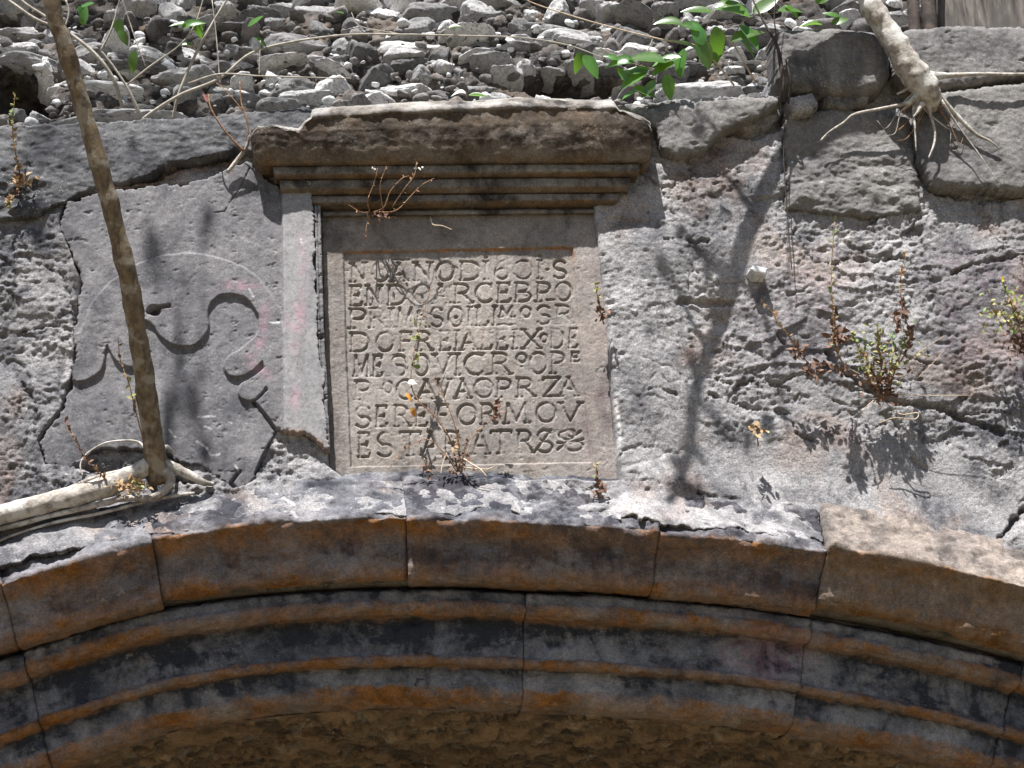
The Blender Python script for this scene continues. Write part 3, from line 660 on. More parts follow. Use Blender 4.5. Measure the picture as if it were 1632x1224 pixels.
arc = np.cumsum(ln)[:, None] + 0 * Xc
u1, u2 = Xc * 1.0 + NX * Oc, arc
nse = .005 * fbm(u1 * 5, u2 * 6, 3, 601) + .0022 * fbm(u1 * 30, u2 * 34, 4, 602) - .005 * np.clip(fbm(u1 * 9, u2 * 14, 4, 603) - .42, 0, 1)
nse *= (1 - .7 * sstep(250, 262, prof[:, 0]))[:, None]
lipw = np.exp(-((prof[:, 0] - 174) / 9) ** 2)[:, None]
nse += lipw * (.010 * fbm(u1 * 12, u2 * 9, 4, 604) - .012 * np.clip(fbm(u1 * 7, u2 * 3, 3, 605), 0, 1))
Oc += np.where(front, no[:, None] * nse, 0); Zc += np.where(front, nz[:, None] * nse, .4 * nse); Xc += NX * nse
# sag of the line, worn and broken ends
px_, py_ = topx(Xc, -Oc, Zc)
Zc += np.interp(px_, [400, 505, 700, 830, 960, 1052], [-.035, -.028, -.004, .010, .004, .012]) * np.exp(-np.clip(prof[:, 0] - 185, 0, 99) / 40)[:, None] * (np.abs(prof[:, 0] - 185) < 400)[:, None]
px_, py_ = topx(Xc, -Oc, Zc)
cut = np.interp(px_ + 3 * gn(Xc * 40, Zc * 40, 9), [395, 402, 410, 440, 462, 474, 480, 486, 496, 506, 800, 955, 985, 1010, 1032, 1048, 1056], [222, 212, 205, 204, 207, 210, 206, 196, 190, 150, 120, 120, 178, 186, 198, 218, 245])
cut = cut + 3 * fbm(Xc * 25, Oc * 25, 3, 610)
low = np.clip(cut - py_, 0, 80) / 470
Zc -= low; Oc = np.where(low > .02, np.minimum(Oc, .145 + .01 * gn(Xc * 30, Zc * 30, 4)), Oc)
# rounded right-hand corner
rc = np.clip((px_ - 1020) / 32, 0, 1); Oc -= np.where(Oc > .05, .05 * rc ** 2, 0)
lc = np.clip((430 - px_) / 30, 0, 1); Oc -= np.where(Oc > .08, .022 * lc ** 2, 0)
V = np.stack([Xc, -Oc, Zc], -1)
a = (np.arange(npf - 1)[:, None] * nc + np.arange(nc - 1)[None]).ravel()
mask = np.zeros((npf, nc, 4)); mask[..., 0] = prof[:, 5:6] + .25 * sstep(.1, .5, fbm(u1 * 4, u2 * 5, 3, 611)); mask[..., 1] = prof[:, 4:5]; mask[..., 3] = .2 * sstep(181, 172, prof[:, 0])[:, None] * sstep(-.3, .3, fbm(u1 * 9, u2 * 9, 3, 613))  # lip rows whitened: sunlight put into the colour
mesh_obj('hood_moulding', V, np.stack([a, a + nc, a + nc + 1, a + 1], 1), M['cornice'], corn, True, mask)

# ================================================================== ARCH
arch = thing('stone_archway', 'moulded stone arch with ochre-stained bands spanning the foot of the picture', 'arch', (ACX, 0, 0))
OUTER = [(748, -.02, .0, .2), (758, .012, .05, .2), (772, .045, .08, .2), (792, .095, .05, .15), (812, .150, .05, .1), (821, .174, .1, .05), (826, .178, .3, .2), (829, .175, 1, .6), (846, .150, .95, .75), (856, .136, .7, .5), (868, .122, .38, .35), (888, .110, .3, .35), (898, .105, .5, .2), (906, .102, .9, .1), (914, .098, 1, .0), (921, .088, 1, .0), (927, .066, 1, .1), (931, .036, .9, .5), (934, .000, .5, 1), (936, -.06, .3, 1)]  # last two, ochre and dark: stain and crust plus painted bounce and groove shade
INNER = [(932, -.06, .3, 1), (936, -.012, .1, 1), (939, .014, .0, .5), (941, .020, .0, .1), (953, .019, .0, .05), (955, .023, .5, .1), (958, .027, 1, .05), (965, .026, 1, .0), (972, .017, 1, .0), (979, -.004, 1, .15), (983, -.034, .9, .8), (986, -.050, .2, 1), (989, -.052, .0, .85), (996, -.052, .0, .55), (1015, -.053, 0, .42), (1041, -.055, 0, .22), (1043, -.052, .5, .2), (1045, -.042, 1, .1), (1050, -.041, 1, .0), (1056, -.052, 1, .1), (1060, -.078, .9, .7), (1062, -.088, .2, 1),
         (1064, -.090, .0, .5), (1070, -.090, 0, .25), (1091, -.092, .0, .08), (1094, -.092, .6, .1), (1098, -.092, 1, .0), (1108, -.100, 1, .0), (1118, -.122, 1, .1), (1126, -.155, .9, .3), (1130, -.20, .6, .6), (1131, -.27, .5, .7)]  # ochre undersides also paint in ground bounce; dark grooves paint in shade
def dens(pr, step):
    out = []
    R = [ringR(r, o) for r, o, *_ in pr]
    for i in range(len(pr) - 1):
        n = max(1, int(math.hypot(R[i + 1] - R[i], pr[i + 1][1] - pr[i][1]) / step))
        for k in range(n):
            t = k / n
            out.append([R[i] + (R[i + 1] - R[i]) * t] + [pr[i][j] + (pr[i + 1][j] - pr[i][j]) * t for j in (1, 2, 3, 0)])
    out.append([R[-1], *pr[-1][1:], pr[-1][0]])
    return np.array(out)
def voussoir(pr, t0, t1, seed, mat='arch', fine=True, dR=0., dO=0., chip=1., label=None, name='voussoir'):
    pf = dens(pr, .0045 if fine else .02)
    n = max(4, int((t1 - t0) * 5.6 / (.0065 if fine else .06)))
    gap = .00012
    th = np.linspace(t0 + gap, t1 - gap, n)
    R, TH = np.meshgrid(pf[:, 0], th, indexing='ij')
    O = np.repeat(pf[:, 1:2], n, 1); row = np.repeat(pf[:, 4:5], n, 1)
    sl = TH * 5.5; al = np.cumsum(np.hypot(np.gradient(pf[:, 0]), np.gradient(pf[:, 1])))[:, None] + 0 * sl
    dr, do = np.gradient(pf[:, 0])[:, None], np.gradient(pf[:, 1])[:, None]; L_ = np.hypot(dr, do) + 1e-9
    nR, nO = do / L_, -dr / L_
    e = .0045 * fbm(sl * 3, al * 5, 3, seed) + .0028 * fbm(sl * 28, al * 32, 4, seed + 3, .6) - .016 * np.clip(fbm(sl * 8, al * 12, 5, seed + 5, .6) - .38, 0, 1)
    up_ = sstep(832, 815, row) * sstep(750, 765, row)
    e = e + up_ * (.014 * fbm(sl * 7, al * 9, 4, seed + 8) + .007 * fbm(sl * 26, al * 26, 3, seed + 9))
    lipw = np.exp(-((row - 826) / 7) ** 2)
    e = e - chip * lipw * .034 * np.clip(fbm(sl * 6, sl * 0 + seed, 5, seed + 11, .6) - .05, 0, 1)
    ed = np.minimum(TH - t0, t1 - TH) * 5.5
    e = e - .0030 * np.exp(-ed / .005)
    R = R + nR * e + ring_off(TH) + dR + .004 * fbm(sl * 1.3, al * 0, 2, 77); O = O + nO * e + dO
    # the ends turn back into the joint
    R = np.concatenate([R[:, :1], R, R[:, -1:]], 1); O = np.concatenate([O[:, :1] - .09, O, O[:, -1:] - .09], 1); TH = np.concatenate([TH[:, :1], TH, TH[:, -1:]], 1)
    V = np.stack([ACX + R * np.sin(TH), -O, ACZ + R * np.cos(TH)], -1)
    mk = np.zeros(V.shape[:2] + (4,)); 
    wob = 1.8 * fbm(TH * 5.5 * 6, R * 6, 3, seed + 15) + 1.5 * fbm(TH * 5.5 * 30, R * 30, 2, seed + 16)
    ii = np.arange(len(pf))[:, None] + wob
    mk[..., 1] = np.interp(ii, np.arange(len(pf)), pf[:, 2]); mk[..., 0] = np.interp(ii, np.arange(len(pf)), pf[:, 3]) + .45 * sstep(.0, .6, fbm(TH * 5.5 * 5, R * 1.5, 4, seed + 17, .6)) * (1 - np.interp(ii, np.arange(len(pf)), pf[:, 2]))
    pxv, pyv = topx(V[..., 0], V[..., 1], V[..., 2])
    if pr is INNER and t0 < theta(665, 1085) < t1:       # a painted right-angle mark
        mk[..., 0] += 3 * (1 - sstep(.8, 1.8, pdist([(664, 1094), (664, 1083), (675, 1082)], pxv, pyv)))
    if pr is INNER: mk[..., 2] = .45 * sstep(0, 30, 60 - np.hypot((pxv - 1225) * .6, pyv - 1040))
    if pr is OUTER: mk[..., 3] = .7 * (1 - sstep(1, 3.5, pdist([(455, 806), (466, 816), (472, 823)], pxv, pyv))) * .5
    rb = random.Random(seed); mk[..., 1] *= rb.uniform(.95, 1.15) * (1 - .35 * sstep(.1, .6, fbm(TH * 5.5 * 2.2, R * 5, 4, seed + 21, .6))); mk[..., 0] += rb.uniform(-.12, .22)
    mk[..., 0] += .5 * sstep(.1, .5, fbm(TH * 5.5 * 3.5 + 4, R * 8, 5, seed + 23, .65)) * np.where(pf[:, 4:5] > 829, 1, .3)
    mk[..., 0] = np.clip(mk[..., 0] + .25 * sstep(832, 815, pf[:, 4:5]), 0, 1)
    if mat == 'hood': un = sstep(826, 832, pf[:, 4:5]); mk[..., 0] = np.maximum(mk[..., 0], .9 * un); mk[..., 1] = np.maximum(mk[..., 1], .55 * un)  # underside darkened: shade put into the colour along with the ochre stain
    m, k = V.shape[:2]
    a = (np.arange(m - 1)[:, None] * k + np.arange(k - 1)[None]).ravel()
    return mesh_obj(name, V, np.stack([a, a + 1, a + k + 1, a + k], 1), M[mat], arch, True, mk, label=label)
OJ = [theta(x, y, .15) for x, y in ((-260, 985), (10, 960), (248, 900), (650, 880), (1047, 890), (1313, 920), (1690, 990), (1960, 1080))]
for i in range(len(OJ) - 1):
    voussoir(OUTER, OJ[i], OJ[i + 1], 700 + 20 * i, 'hood' if i == 5 else 'arch', True, (0, -.009, .006, 0, -.006, .012, .0)[i], (0, .006, -.006, .005, -.003, .016, .004)[i], .3 if i == 5 else 1.,
             'tan voussoir with a sharp clean top edge' if i == 5 else None)
IJ = [theta(x, y, 0) for x, y in ((-300, 1180), (45, 1080), (838, 1040), (1285, 1060), (1612, 1150), (1980, 1260))]
for i in range(len(IJ) - 1):
    voussoir(INNER, IJ[i], IJ[i + 1], 900 + 20 * i, 'arch', True, (-.006, .002, 0, -.003, .003)[i], (.006, 0, .003, -.002, .004)[i])
TE = 1.0
for pr, j in ((OUTER, OJ), (INNER, IJ)):
    for s0, s1 in ((-TE, j[0]), (j[-1], TE)):
        k = 5; tt = np.linspace(s0, s1, k + 1)
        for a_, b_ in zip(tt[:-1], tt[1:]): voussoir(pr, a_, b_, int(1000 + 40 * a_), 'arch', False)
def mortar_bed(pr, back):
    pf = dens(pr, .02); th = np.linspace(-TE, TE, 260)
    R, TH = np.meshgrid(pf[:, 0], th, indexing='ij'); O = np.repeat(pf[:, 1:2], len(th), 1) - back
    R = R + ring_off(TH) + .006
    V = np.stack([ACX + R * np.sin(TH), -O, ACZ + R * np.cos(TH)], -1); m, k = TH.shape
    a = (np.arange(m - 1)[:, None] * k + np.arange(k - 1)[None]).ravel()
    mesh_obj('mortar_bed', V, np.stack([a, a + 1, a + k + 1, a + k], 1), M['core'], arch)
mortar_bed(OUTER, .03); mortar_bed(INNER, .03)
mortar_bed([(900, -.01, 0, 0), (960, -.04, 0, 0), (1000, -.07, 0, 0), (1128, -.26, 0, 0)], .0)
# barrel vault behind the arch
RIN = ringR(1129, -.19) + .004
def vault(t0, t1, st, sd, seed):
    th = np.arange(t0, t1 + st / 5.2, st / 5.2); o = np.arange(-.18, -2.7, -sd)
    TH, O = np.meshgrid(th, o); sl = TH * 5.2
    fl = fbm(sl * 11, O * 3.4, 5, 811, .65); flake = sstep(.02, .09, fl)
    e = .020 * fbm(sl * 2.2, O * 2.2, 3, 812) + .007 * fbm(sl * 14, O * 5, 4, 813) + .014 * flake + .0035 * fbm(sl * 40, O * 40, 2, 814)
    e = e - .012 * np.clip(1 - worley(sl * 14, O * 14, 4)[0] / .4, 0, 1)
    R = RIN + ring_off(TH) - e * sstep(-.18, -.27, O)
    V = np.stack([ACX + R * np.sin(TH), -O, ACZ + R * np.cos(TH)], -1)
    m, k = TH.shape; a = (np.arange(m - 1)[:, None] * k + np.arange(k - 1)[None]).ravel()
    mk = np.zeros((m, k, 4)); mk[..., 0] = .65 * (1 - flake); pale = sstep(.50, .58, fbm(sl * 13, O * 4, 4, 815, .6)); mk[..., 3] = .15 * pale; mk[..., 1] = .2 * flake
    mesh_obj('vault_lining', V, np.stack([a, a + k, a + k + 1, a + 1], 1), M['soffit'], arch, True, mk)
vault(-.34, .42, .010, .012, 1); vault(-TE, -.34, .05, .08, 2); vault(.42, TE, .05, .08, 3)

# ================================================================== RUBBLE WALL ABOVE
rub = thing('rubble_wall', 'sunlit rubble masonry of loose flat stones set back above the ledge', 'wall', (0, .3, 4.2))
def batter(z): return .42 * (z - 4.3)          # the ruined core leans back
HOLLOWS = [(30, 150, 70, 42), (905, 142, 105, 22), (400, 118, 40, 14), (560, 140, 26, 10), (20, 40, 40, 18), (760, 10, 40, 10)]
def hollow(px, py):
    k = 0
    for cx_, cy_, rx, ry in HOLLOWS: k = np.maximum(k, 1 - np.hypot((px - cx_) / rx, (py - cy_) / ry))
    return k
def core_out(X, Z, px, py, d):
    f1, f2, idd = worley(X * 16 + .4 * fbm(X * 9, Z * 9, 3, 2), Z * 26, 851)
    h = -.236 - batter(Z) + .035 * fbm(X * 4, Z * 6, 4, 852) + .02 * np.clip(.5 - f1, 0, 1) + .009 * fbm(X * 26, Z * 36, 4, 853, .65)
    px, py = topx(X, .24 + batter(Z), Z)
    h = h - .22 * sstep(.0, .45, hollow(px, py) + .25 * fbm(X * 9, Z * 12, 3, 857))
    return h, (.3 + .5 * sstep(0, .5, fbm(X * 3, Z * 3, 3, 854)), .5 * sstep(.25, .7, fbm(X * 4, Z * 5, 3, 855)), None, None)
patch('mortar_core', [(-3.9, 4.1), (4.0, 4.1), (4.0, 6.3), (-3.9, 6.3)], core_out, .010, M['core'], rub, skirt=.5, xz=True)
import bmesh
def rock_mesh(seed, sub=4):
    r = random.Random(seed); bm = bmesh.new(); bmesh.ops.create_icosphere(bm, subdivisions=sub, radius=1)
    P_ = np.array([v.co[:] for v in bm.verts])
    k = (np.abs(P_) ** 5).sum(1) ** (1 / 5); P_ = P_ / k[:, None]
    for _ in range(9):
        n = np.array([r.gauss(0, 1), r.gauss(0, .8) - .4, r.gauss(0, 1)]); n /= np.linalg.norm(n)
        d = r.uniform(.70, 1.02); e = P_ @ n - d; P_ = P_ - np.where(e > 0, e, 0)[:, None] * n
    dn = 1 + .05 * fbm(P_[:, 0] * 1.6 + seed, P_[:, 2] * 1.6 + P_[:, 1], 3, seed) + .06 * fbm(P_[:, 0] * 4 + P_[:, 1] * 3, P_[:, 2] * 4 + P_[:, 1] * 2 + seed, 4, seed + 2, .6)
    P_ = P_ * dn[:, None]
    for v, p in zip(bm.verts, P_): v.co = p
    me = bpy.data.meshes.new('stone'); bm.to_mesh(me); bm.free()
    me.polygons.foreach_set('use_smooth', np.ones(len(me.polygons), bool)); me.materials.append(M['rubble'])
    at = me.color_attributes.new('mask', 'FLOAT_COLOR', 'POINT'); at.data.foreach_set('color', np.zeros(len(me.vertices) * 4, np.float32))
    return me
rocks = [rock_mesh(40 + i) for i in range(14)]
spots = []
z = 4.16
while z < 6.25:
    hh = random.uniform(.036, .074); x = -3.8 + random.uniform(0, .1)
    while x < 3.9:
        wd = min(.34, max(.06, random.lognormvariate(math.log(.118), .52)))
        hs = hh * random.uniform(.55, 1.2)
        spots.append((x + wd / 2, z + hh / 2 + random.uniform(-.012, .012), wd, hs)); x += wd * random.uniform(.96, 1.12) + (random.uniform(.03, .1) if random.random() < .18 else .004)
    z += hh * .93
stones = []
for x, z, wd, hs in spots:
    px, py = topx(x, .26 + batter(z), z)
    if hollow(px, py) > .12: continue
    seen = -25 < px < 1660 and -20 < py < 215 and not (px > 1275 and py > 55)
    stones.append((seen, wd * hs, x, z, wd, hs))
stones.sort(key=lambda q: (not q[0], -q[1]))
fillV, fillF = [], []
for i, (seen, _, x, z, wd, hs) in enumerate(stones):
    me = random.choice(rocks); rot = (random.uniform(-.55, -.05), random.gauss(0, .13), random.gauss(0, .25))
    dp = random.uniform(.05, .10); yy = .262 + batter(z) + random.uniform(-.03, .055)
    flip = random.choice((-1, 1))
    if i < 290 and seen:
        o = bpy.data.objects.new('stone', me); C.objects.link(o); o.parent = rub
        o.location = (x, yy - .3, z - 4.2); o.rotation_euler = rot; o.scale = (flip * wd * .54, dp, hs * .58)
    else:
        P_ = np.array([v.co[:] for v in rocks[0].vertices]) if False else None
        from mathutils import Euler
        sm = small[random.randrange(len(small))] if 'small' in globals() else None
        if sm is None:
            small = []
            for k in range(8):
                m_ = rock_mesh(80 + k, 2); small.append((np.array([v.co[:] for v in m_.vertices]), [tuple(p.vertices) for p in m_.polygons]))
            sm = small[0]
        Rm = np.array(Euler(rot).to_matrix()); o0 = len(fillV)
        fillV += list((sm[0] * np.array([wd * .54, dp, hs * .58])) @ Rm.T + np.array([x, yy, z])); fillF += [tuple(q + o0 for q in f) for f in sm[1]]
n_dark = len(fillV); paleV, paleF = [], []
for i in range(1700):
    x, z = random.uniform(-2.2, 2.6), random.uniform(4.2, 5.15); wd = .006 + .026 * random.random() ** 2
    px, py = topx(x, .24 + batter(z), z)
    if hollow(px, py) > .05: continue
    VV, FF = (paleV, paleF) if random.random() < .28 else (fillV, fillF)
    sm = random.choice(small); rot = (random.uniform(-1, 1), random.uniform(-.4, .4), random.uniform(-1, 1)); Rm = np.array(Euler(rot).to_matrix()); o0 = len(VV)
    VV += list((sm[0] * np.array([wd, wd * .8, wd * random.uniform(.35, .7)])) @ Rm.T + np.array([x,  .222 + batter(z) + random.uniform(-.025, .02), z])); FF += [tuple(q + o0 for q in f) for f in sm[1]]
mesh_obj('pale_chips', paleV, paleF, M['pale'], rub, True, kind='stuff')
mesh_obj('rubble_fill', fillV, fillF, M['rubble_dark'], rub, True, kind='stuff')

# ================================================================== PLANTS
def geo_obj(name, gs, mat, parent, smooth=True, kind=None, label=None):
    V, Fc = join_geo(gs); return mesh_obj(name, V, Fc, M[mat] if isinstance(mat, str) else mat, parent, smooth, kind=kind, label=label)
def tube_px(pts, sides=8, n=6, knob=.0, seed=0):
    p, r = stem(pts, n); return tube_geo(p, r, sides, knob, seed)
def tube_w(pts, sides=8, n=6, knob=.0, seed=0):
    p, r = stemw(pts, n); return tube_geo(p, r, sides, knob, seed)
def rdir(up=.0, out=.4):
    v = np.array([random.gauss(0, 1), -abs(random.gauss(0, 1)) * out - .1, random.gauss(0, 1) + up]); return v / np.linalg.norm(v)
def crown_leaves(centres, per, spread, L, seed):
    r = random.Random(seed); gs = []
    for c in centres:
        for _ in range(per):
            b = np.array(c) + np.array([r.gauss(0, spread), r.gauss(0, spread), r.gauss(0, spread)])
            d = np.array([r.gauss(0, 1), r.gauss(0, 1), r.gauss(0, .6) - .2]); n = np.array([r.gauss(0, .4), r.gauss(0, .4), 1])
            l = L * r.uniform(.6, 1.2); gs.append(leaf_geo(b, d, n, l, l * .45, seg=3))
    return gs

# --- sapling on the left, leaning out over the viewer toward the sun
sap = thing('sapling', 'slender brown sapling rooted in the wall, leaning across the left relief', 'tree', P(250, 748, .09))
tp = [(256, 770, .075, 0.0288), (250, 745, .10, 0.0333), (241, 680, .16, 0.0316), (230, 600, .225, 0.0299), (218, 525, .285, 0.0291), (206, 450, .345, 0.0286), (187, 370, .408, 0.0280), (166, 290, .47, 0.0273), (143, 210, .53, 0.0264), (120, 130, .59, 0.0257), (100, 60, .645, 0.0250), (80, -20, .70, 0.0244)]
sh = [(*P(a, b, o), r) for a, b, o, r in tp]
sh += [(*(S(262, 780, 1.0, .05)), .024), (*(S(262, 735, 1.35, .05)), .017), (*(S(268, 640, 1.7, .05)), .014), (*(S(285, 520, 2.0, .05)), .010)]
qq = smooth_line(sh, 8)
geo_obj('trunk', [tube_geo([v[:3] for v in qq], [v[3] * (1 + .09 * math.sin(i * .55) * math.sin(i * .21 + 1)) for i, v in enumerate(qq)], 16, .16, 3)], 'bark', sap)
roots = [[(250, 728, .11, .022), (232, 744, .10, .026), (200, 764, .09, .033), (150, 782, .09, .034), (90, 798, .095, .032), (30, 813, .095, .031), (-60, 838, .09, .029), (-160, 866, .08, .026), (-260, 890, .06, .02), (-350, 912, .03, .012), (-420, 930, -.02, .005)],
         [(262, 742, .09, .022), (282, 748, .085, .017), (304, 758, .08, .014), (322, 768, .07, .011), (340, 772, .045, .006)],
         [(262, 750, .10, .02), (272, 765, .10, .015), (262, 782, .10, .012), (238, 794, .10, .0115), (216, 794, .10, .010), (190, 796, .095, .009), (150, 806, .09, .009), (80, 822, .09, .008), (20, 838, .085, .008), (-80, 860, .08, .007)],
         [(310, 786, .07, .005), (280, 790, .08, .006), (230, 800, .085, .006), (160, 818, .085, .005), (90, 832, .085, .005), (30, 850, .08, .004), (0, 862, .08, .004), (-60, 890, .07, .003)],
         [(236, 724, .09, .006), (222, 705, .055, .0034), (196, 702, .045, .003), (168, 706, .045, .003), (148, 716, .045, .0028), (134, 728, .05, .0026), (128, 742, .055, .0024), (132, 758, .06, .002)],
         [(226, 745, .08, .010), (190, 752, .075, .008), (150, 762, .07, .0075), (110, 778, .07, .006), (92, 788, .07, .005)],
         [(238, 720, .10, .012), (232, 700, .085, .009), (229, 690, .05, .006)], [(258, 716, .11, .009), (266, 712, .09, .006), (276, 722, .05, .005)]]
for i, r_ in enumerate(roots): geo_obj('root', [tube_px(r_, 12 if i in (0, 2) else 8, 7, .16, i + 2)], 'pale_bark', sap)
brs, cen = [], []
for (a, b, o0), tgt in zip([(262, 735, 1.35), (266, 680, 1.55), (268, 640, 1.7), (275, 580, 1.85), (285, 520, 2.0), (262, 760, 1.15)],
                           [[(262, 600, 1.5), (250, 400, 1.6)], [(320, 600, 1.7), (322, 440, 1.75), (325, 340, 1.8)], [(318, 640, 1.75), (312, 590, 1.8)], [(300, 480, 1.9), (298, 445, 1.95)], [(262, 420, 2.05), (240, 365, 2.1)], [(220, 520, 1.25), (160, 420, 1.35), (60, 330, 1.45)]]):
    pts = [(S(a, b, o0, .03), .007)] + [(S(x, y, o, .03), .004) for x, y, o in tgt]
    brs.append(tube_w(pts, 6, 5)); cen.append(pts[-1][0])
for g_ in brs: geo_obj('branch', [g_], 'bark', sap)
lv = []
for x, y, o, l in [(250, 372, 2.0, .12), (266, 380, 2.05, .12), (240, 352, 2.1, .10), (300, 442, 1.95, .10), (292, 552, 1.85, .09), (318, 580, 1.8, .12), (302, 620, 1.9, .12), (300, 600, 1.85, .1), (330, 690, 1.7, .09), (325, 318, 1.8, .10), (322, 345, 1.8, .1), (210, 225, 1.3, .08), (60, 330, 1.45, .10), (40, 310, 1.5, .1), (120, 410, 1.4, .08)]:
    b = S(x, y, o, .03); d = np.array([random.gauss(0, .3), random.gauss(0, .3), -1.0]); n = np.array([random.gauss(0, .3), -.9, .5])
    lv.append(leaf_geo(b, d, n, l, l * .55))
lv += crown_leaves([S(150, -300, 2.2), S(60, -500, 2.4), S(260, -420, 2.6)], 60, .28, .11, 5)
geo_obj('crown', lv, 'leaf', sap, kind='stuff')

# --- fig tree at the upper right
fig = thing('fig_tree', 'pale-barked young tree clinging to the blocks at upper right with bare roots', 'tree', P(1475, 150, .1))
tr = [(*P(1488, 176, .06), .012), (*P(1484, 160, .10), .036), (*P(1472, 138, .125), .049), (*P(1452, 112, .14), .049), (*P(1432, 78, .155), .044), (*P(1412, 46, .16), .041), (*P(1392, 16, .17), .039), (*P(1372, -16, .18), .037)]
tr += [(*S(1330, 208, .24), .034), (*S(1262, 240, .31), .027), (*S(1205, 330, .43), .022), (*S(1172, 430, .55), .019), (*S(1128, 545, .70), .017), (*S(1108, 640, .84), .016), (*S(1092, 780, 1.05), .014), (*S(1080, 900, 1.3), .010)]
qq = smooth_line(tr, 9)
geo_obj('trunk', [tube_geo([v[:3] for v in qq], [v[3] * (1 + .05 * math.sin(i * .7) * math.sin(i * .23)) for i, v in enumerate(qq)], 18, .12, 9)], 'pale_bark', fig)
froots = [[(1478, 124, .12, .026), (1498, 121, .11, .014), (1518, 120, .09, .009), (1560, 118, .1, .007), (1632, 118, .1, .005), (1760, 112, .09, .004)],
          [(1470, 150, .12, .024), (1452, 162, .11, .012), (1436, 167, .09, .007), (1400, 174, .09, .0055), (1362, 182, .08, .005), (1345, 195, .07, .004), (1322, 210, .07, .0035), (1308, 224, .06, .003)],
          [(1482, 142, .12, .030), (1498, 158, .105, .017), (1514, 174, .09, .011), (1532, 192, .08, .0085), (1556, 214, .075, .006), (1578, 225, .075, .004), (1594, 238, .07, .002)],
          [(1478, 150, .12, .02), (1482, 178, .10, .007), (1490, 210, .10, .0045), (1488, 232, .10, .004), (1480, 252, .09, .003)],
          [(1466, 148, .12, .02), (1456, 178, .10, .006), (1458, 200, .10, .004), (1460, 240, .08, .002)], [(1470, 165, .13, .01), (1463, 178, .13, .005), (1456, 186, .12, .003)],
          [(1500, 160, .12, .006), (1530, 205, .10, .003), (1560, 245, .10, .002), (1590, 290, .10, .0015)], [(1450, 120, .15, .012), (1446, 140, .12, .007), (1430, 150, .08, .004)]]
for i, r_ in enumerate(froots): geo_obj('root', [tube_px(r_, 8, 6, .12, i + 31)], 'pale_bark', fig)
fb = [[(S(1205, 330, .43), .014), (S(1180, 300, .52), .010), (S(1150, 262, .62), .007), (S(1120, 238, .7), .004)],
      [(S(1172, 430, .55), .014), (S(1135, 420, .66), .010), (S(1105, 395, .75), .008), (S(1085, 360, .85), .004)],
      [(S(1128, 545, .70), .011), (S(1090, 480, .85), .008), (S(1060, 430, .95), .004)],
      [(S(1172, 430, .55), .010), (S(1215, 490, .8), .008), (S(1240, 600, 1.1), .006), (S(1245, 660, 1.3), .004)],
      [(S(1108, 640, .84), .009), (S(1150, 680, 1.1), .007), (S(1185, 705, 1.2), .004)], [(S(1262, 240, .31), .012), (S(1300, 260, .42), .010), (S(1350, 240, .5), .007), (S(1390, 225, .55), .005)],
      [(S(1330, 208, .24), .006), (S(1262, 300, .42), .004), (S(1258, 420, .6), .0035), (S(1262, 560, .8), .003)]]
for b_ in fb: geo_obj('branch', [tube_w(b_, 6, 5)], 'pale_bark', fig)
lv = []
for x, y, o, l in [(1115, 240, 0.78, .14), (1130, 250, 0.82, .1), (1085, 362, 0.94, .1), (1060, 430, 1.05, .1), (1120, 425, 0.78, .14), (1148, 455, 0.78, .16), (1125, 470, 0.86, .14), (1100, 705, 1.17, .16), (1085, 730, 1.21, .15), (1120, 715, 1.21, .12), (1180, 690, 1.25, .15), (1195, 700, 1.29, .12), (1100, 800, 1.33, .16), (1080, 815, 1.33, .14), (1125, 805, 1.36, .12), (1245, 660, 1.17, .1), (1215, 630, 1.09, .13), (1092, 560, 0.98, .1), (1140, 310, 0.70, .1), (1165, 330, 0.62, .08)]:
    l *= .72; b = S(x, y, o); d = np.array([random.gauss(0, .6), random.gauss(0, .3), -1.0]); n = np.array([random.gauss(0, .3), -.9, .5])
    lv.append(leaf_geo(b, d, n, l, l * .6))
geo_obj('crown', lv, 'leaf', fig, kind='stuff')

rr_ = random.Random(77)
for i in range(12):
    a0 = rr_.uniform(1455, 1500); b0 = rr_.uniform(130, 165); dx = rr_.uniform(-1, 1.1); ln_ = rr_.uniform(30, 85)
    pts = [(a0, b0, .11, .006)] + [(a0 + dx * ln_ * t + rr_.gauss(0, 4), b0 + ln_ * t * rr_.uniform(.6, 1.1), .09 - .03 * t, .0032 * (1.15 - t)) for t in (.25, .5, .75, 1)]
    geo_obj('rootlet', [tube_px(pts, 6, 5, .1, i)], 'pale_bark' if i % 2 else 'dry', fig)
# --- fluted dark stump at the top right corner, behind the blocks
st_ = thing('tree_stump', 'dark fluted old tree foot in the top right corner behind the blocks', 'tree stump', P(1510, 40, -.15))
c0 = P(1590, 20, -.34); hz = np.linspace(-.25, .8, 90); an = np.linspace(0, 2 * math.pi, 160, endpoint=False)
H_, A_ = np.meshgrid(hz, an, indexing='ij')
rr = .235 * (1.12 - .12 * H_) * (1 + -.16 * np.abs(np.sin(A_ * 9 + .8 * gn(H_ * 2, A_ * 2, 5))) + .10 * fbm(A_ * 3, H_ * 1.2, 4, 881) * np.sin(A_ / 2) ** 2 + .02 * fbm(A_ * 20, H_ * 9, 3, 882))
V = np.stack([c0[0] + rr * np.cos(A_) * 1.05, c0[1] + rr * np.sin(A_) * .8, c0[2] + H_], -1)
ff = np.array([(i * 160 + k, i * 160 + (k + 1) % 160, (i + 1) * 160 + (k + 1) % 160, (i + 1) * 160 + k) for i in range(89) for k in range(160)])
mesh_obj('trunk', V, ff, M['old_bark'], st_)
for i, (a, r_) in enumerate([(1456, .022), (1480, .026)]):
    geo_obj('buttress', [tube_w([(P(a + 3, 60, -.13), r_ * 1.15), (P(a, 10, -.13), r_), (P(a - 3, -60, -.16), r_ * .95), (P(a + 12, -190, -.2), r_ * .8)], 12, 7, .25, i + 3)], 'dark_bark', st_)

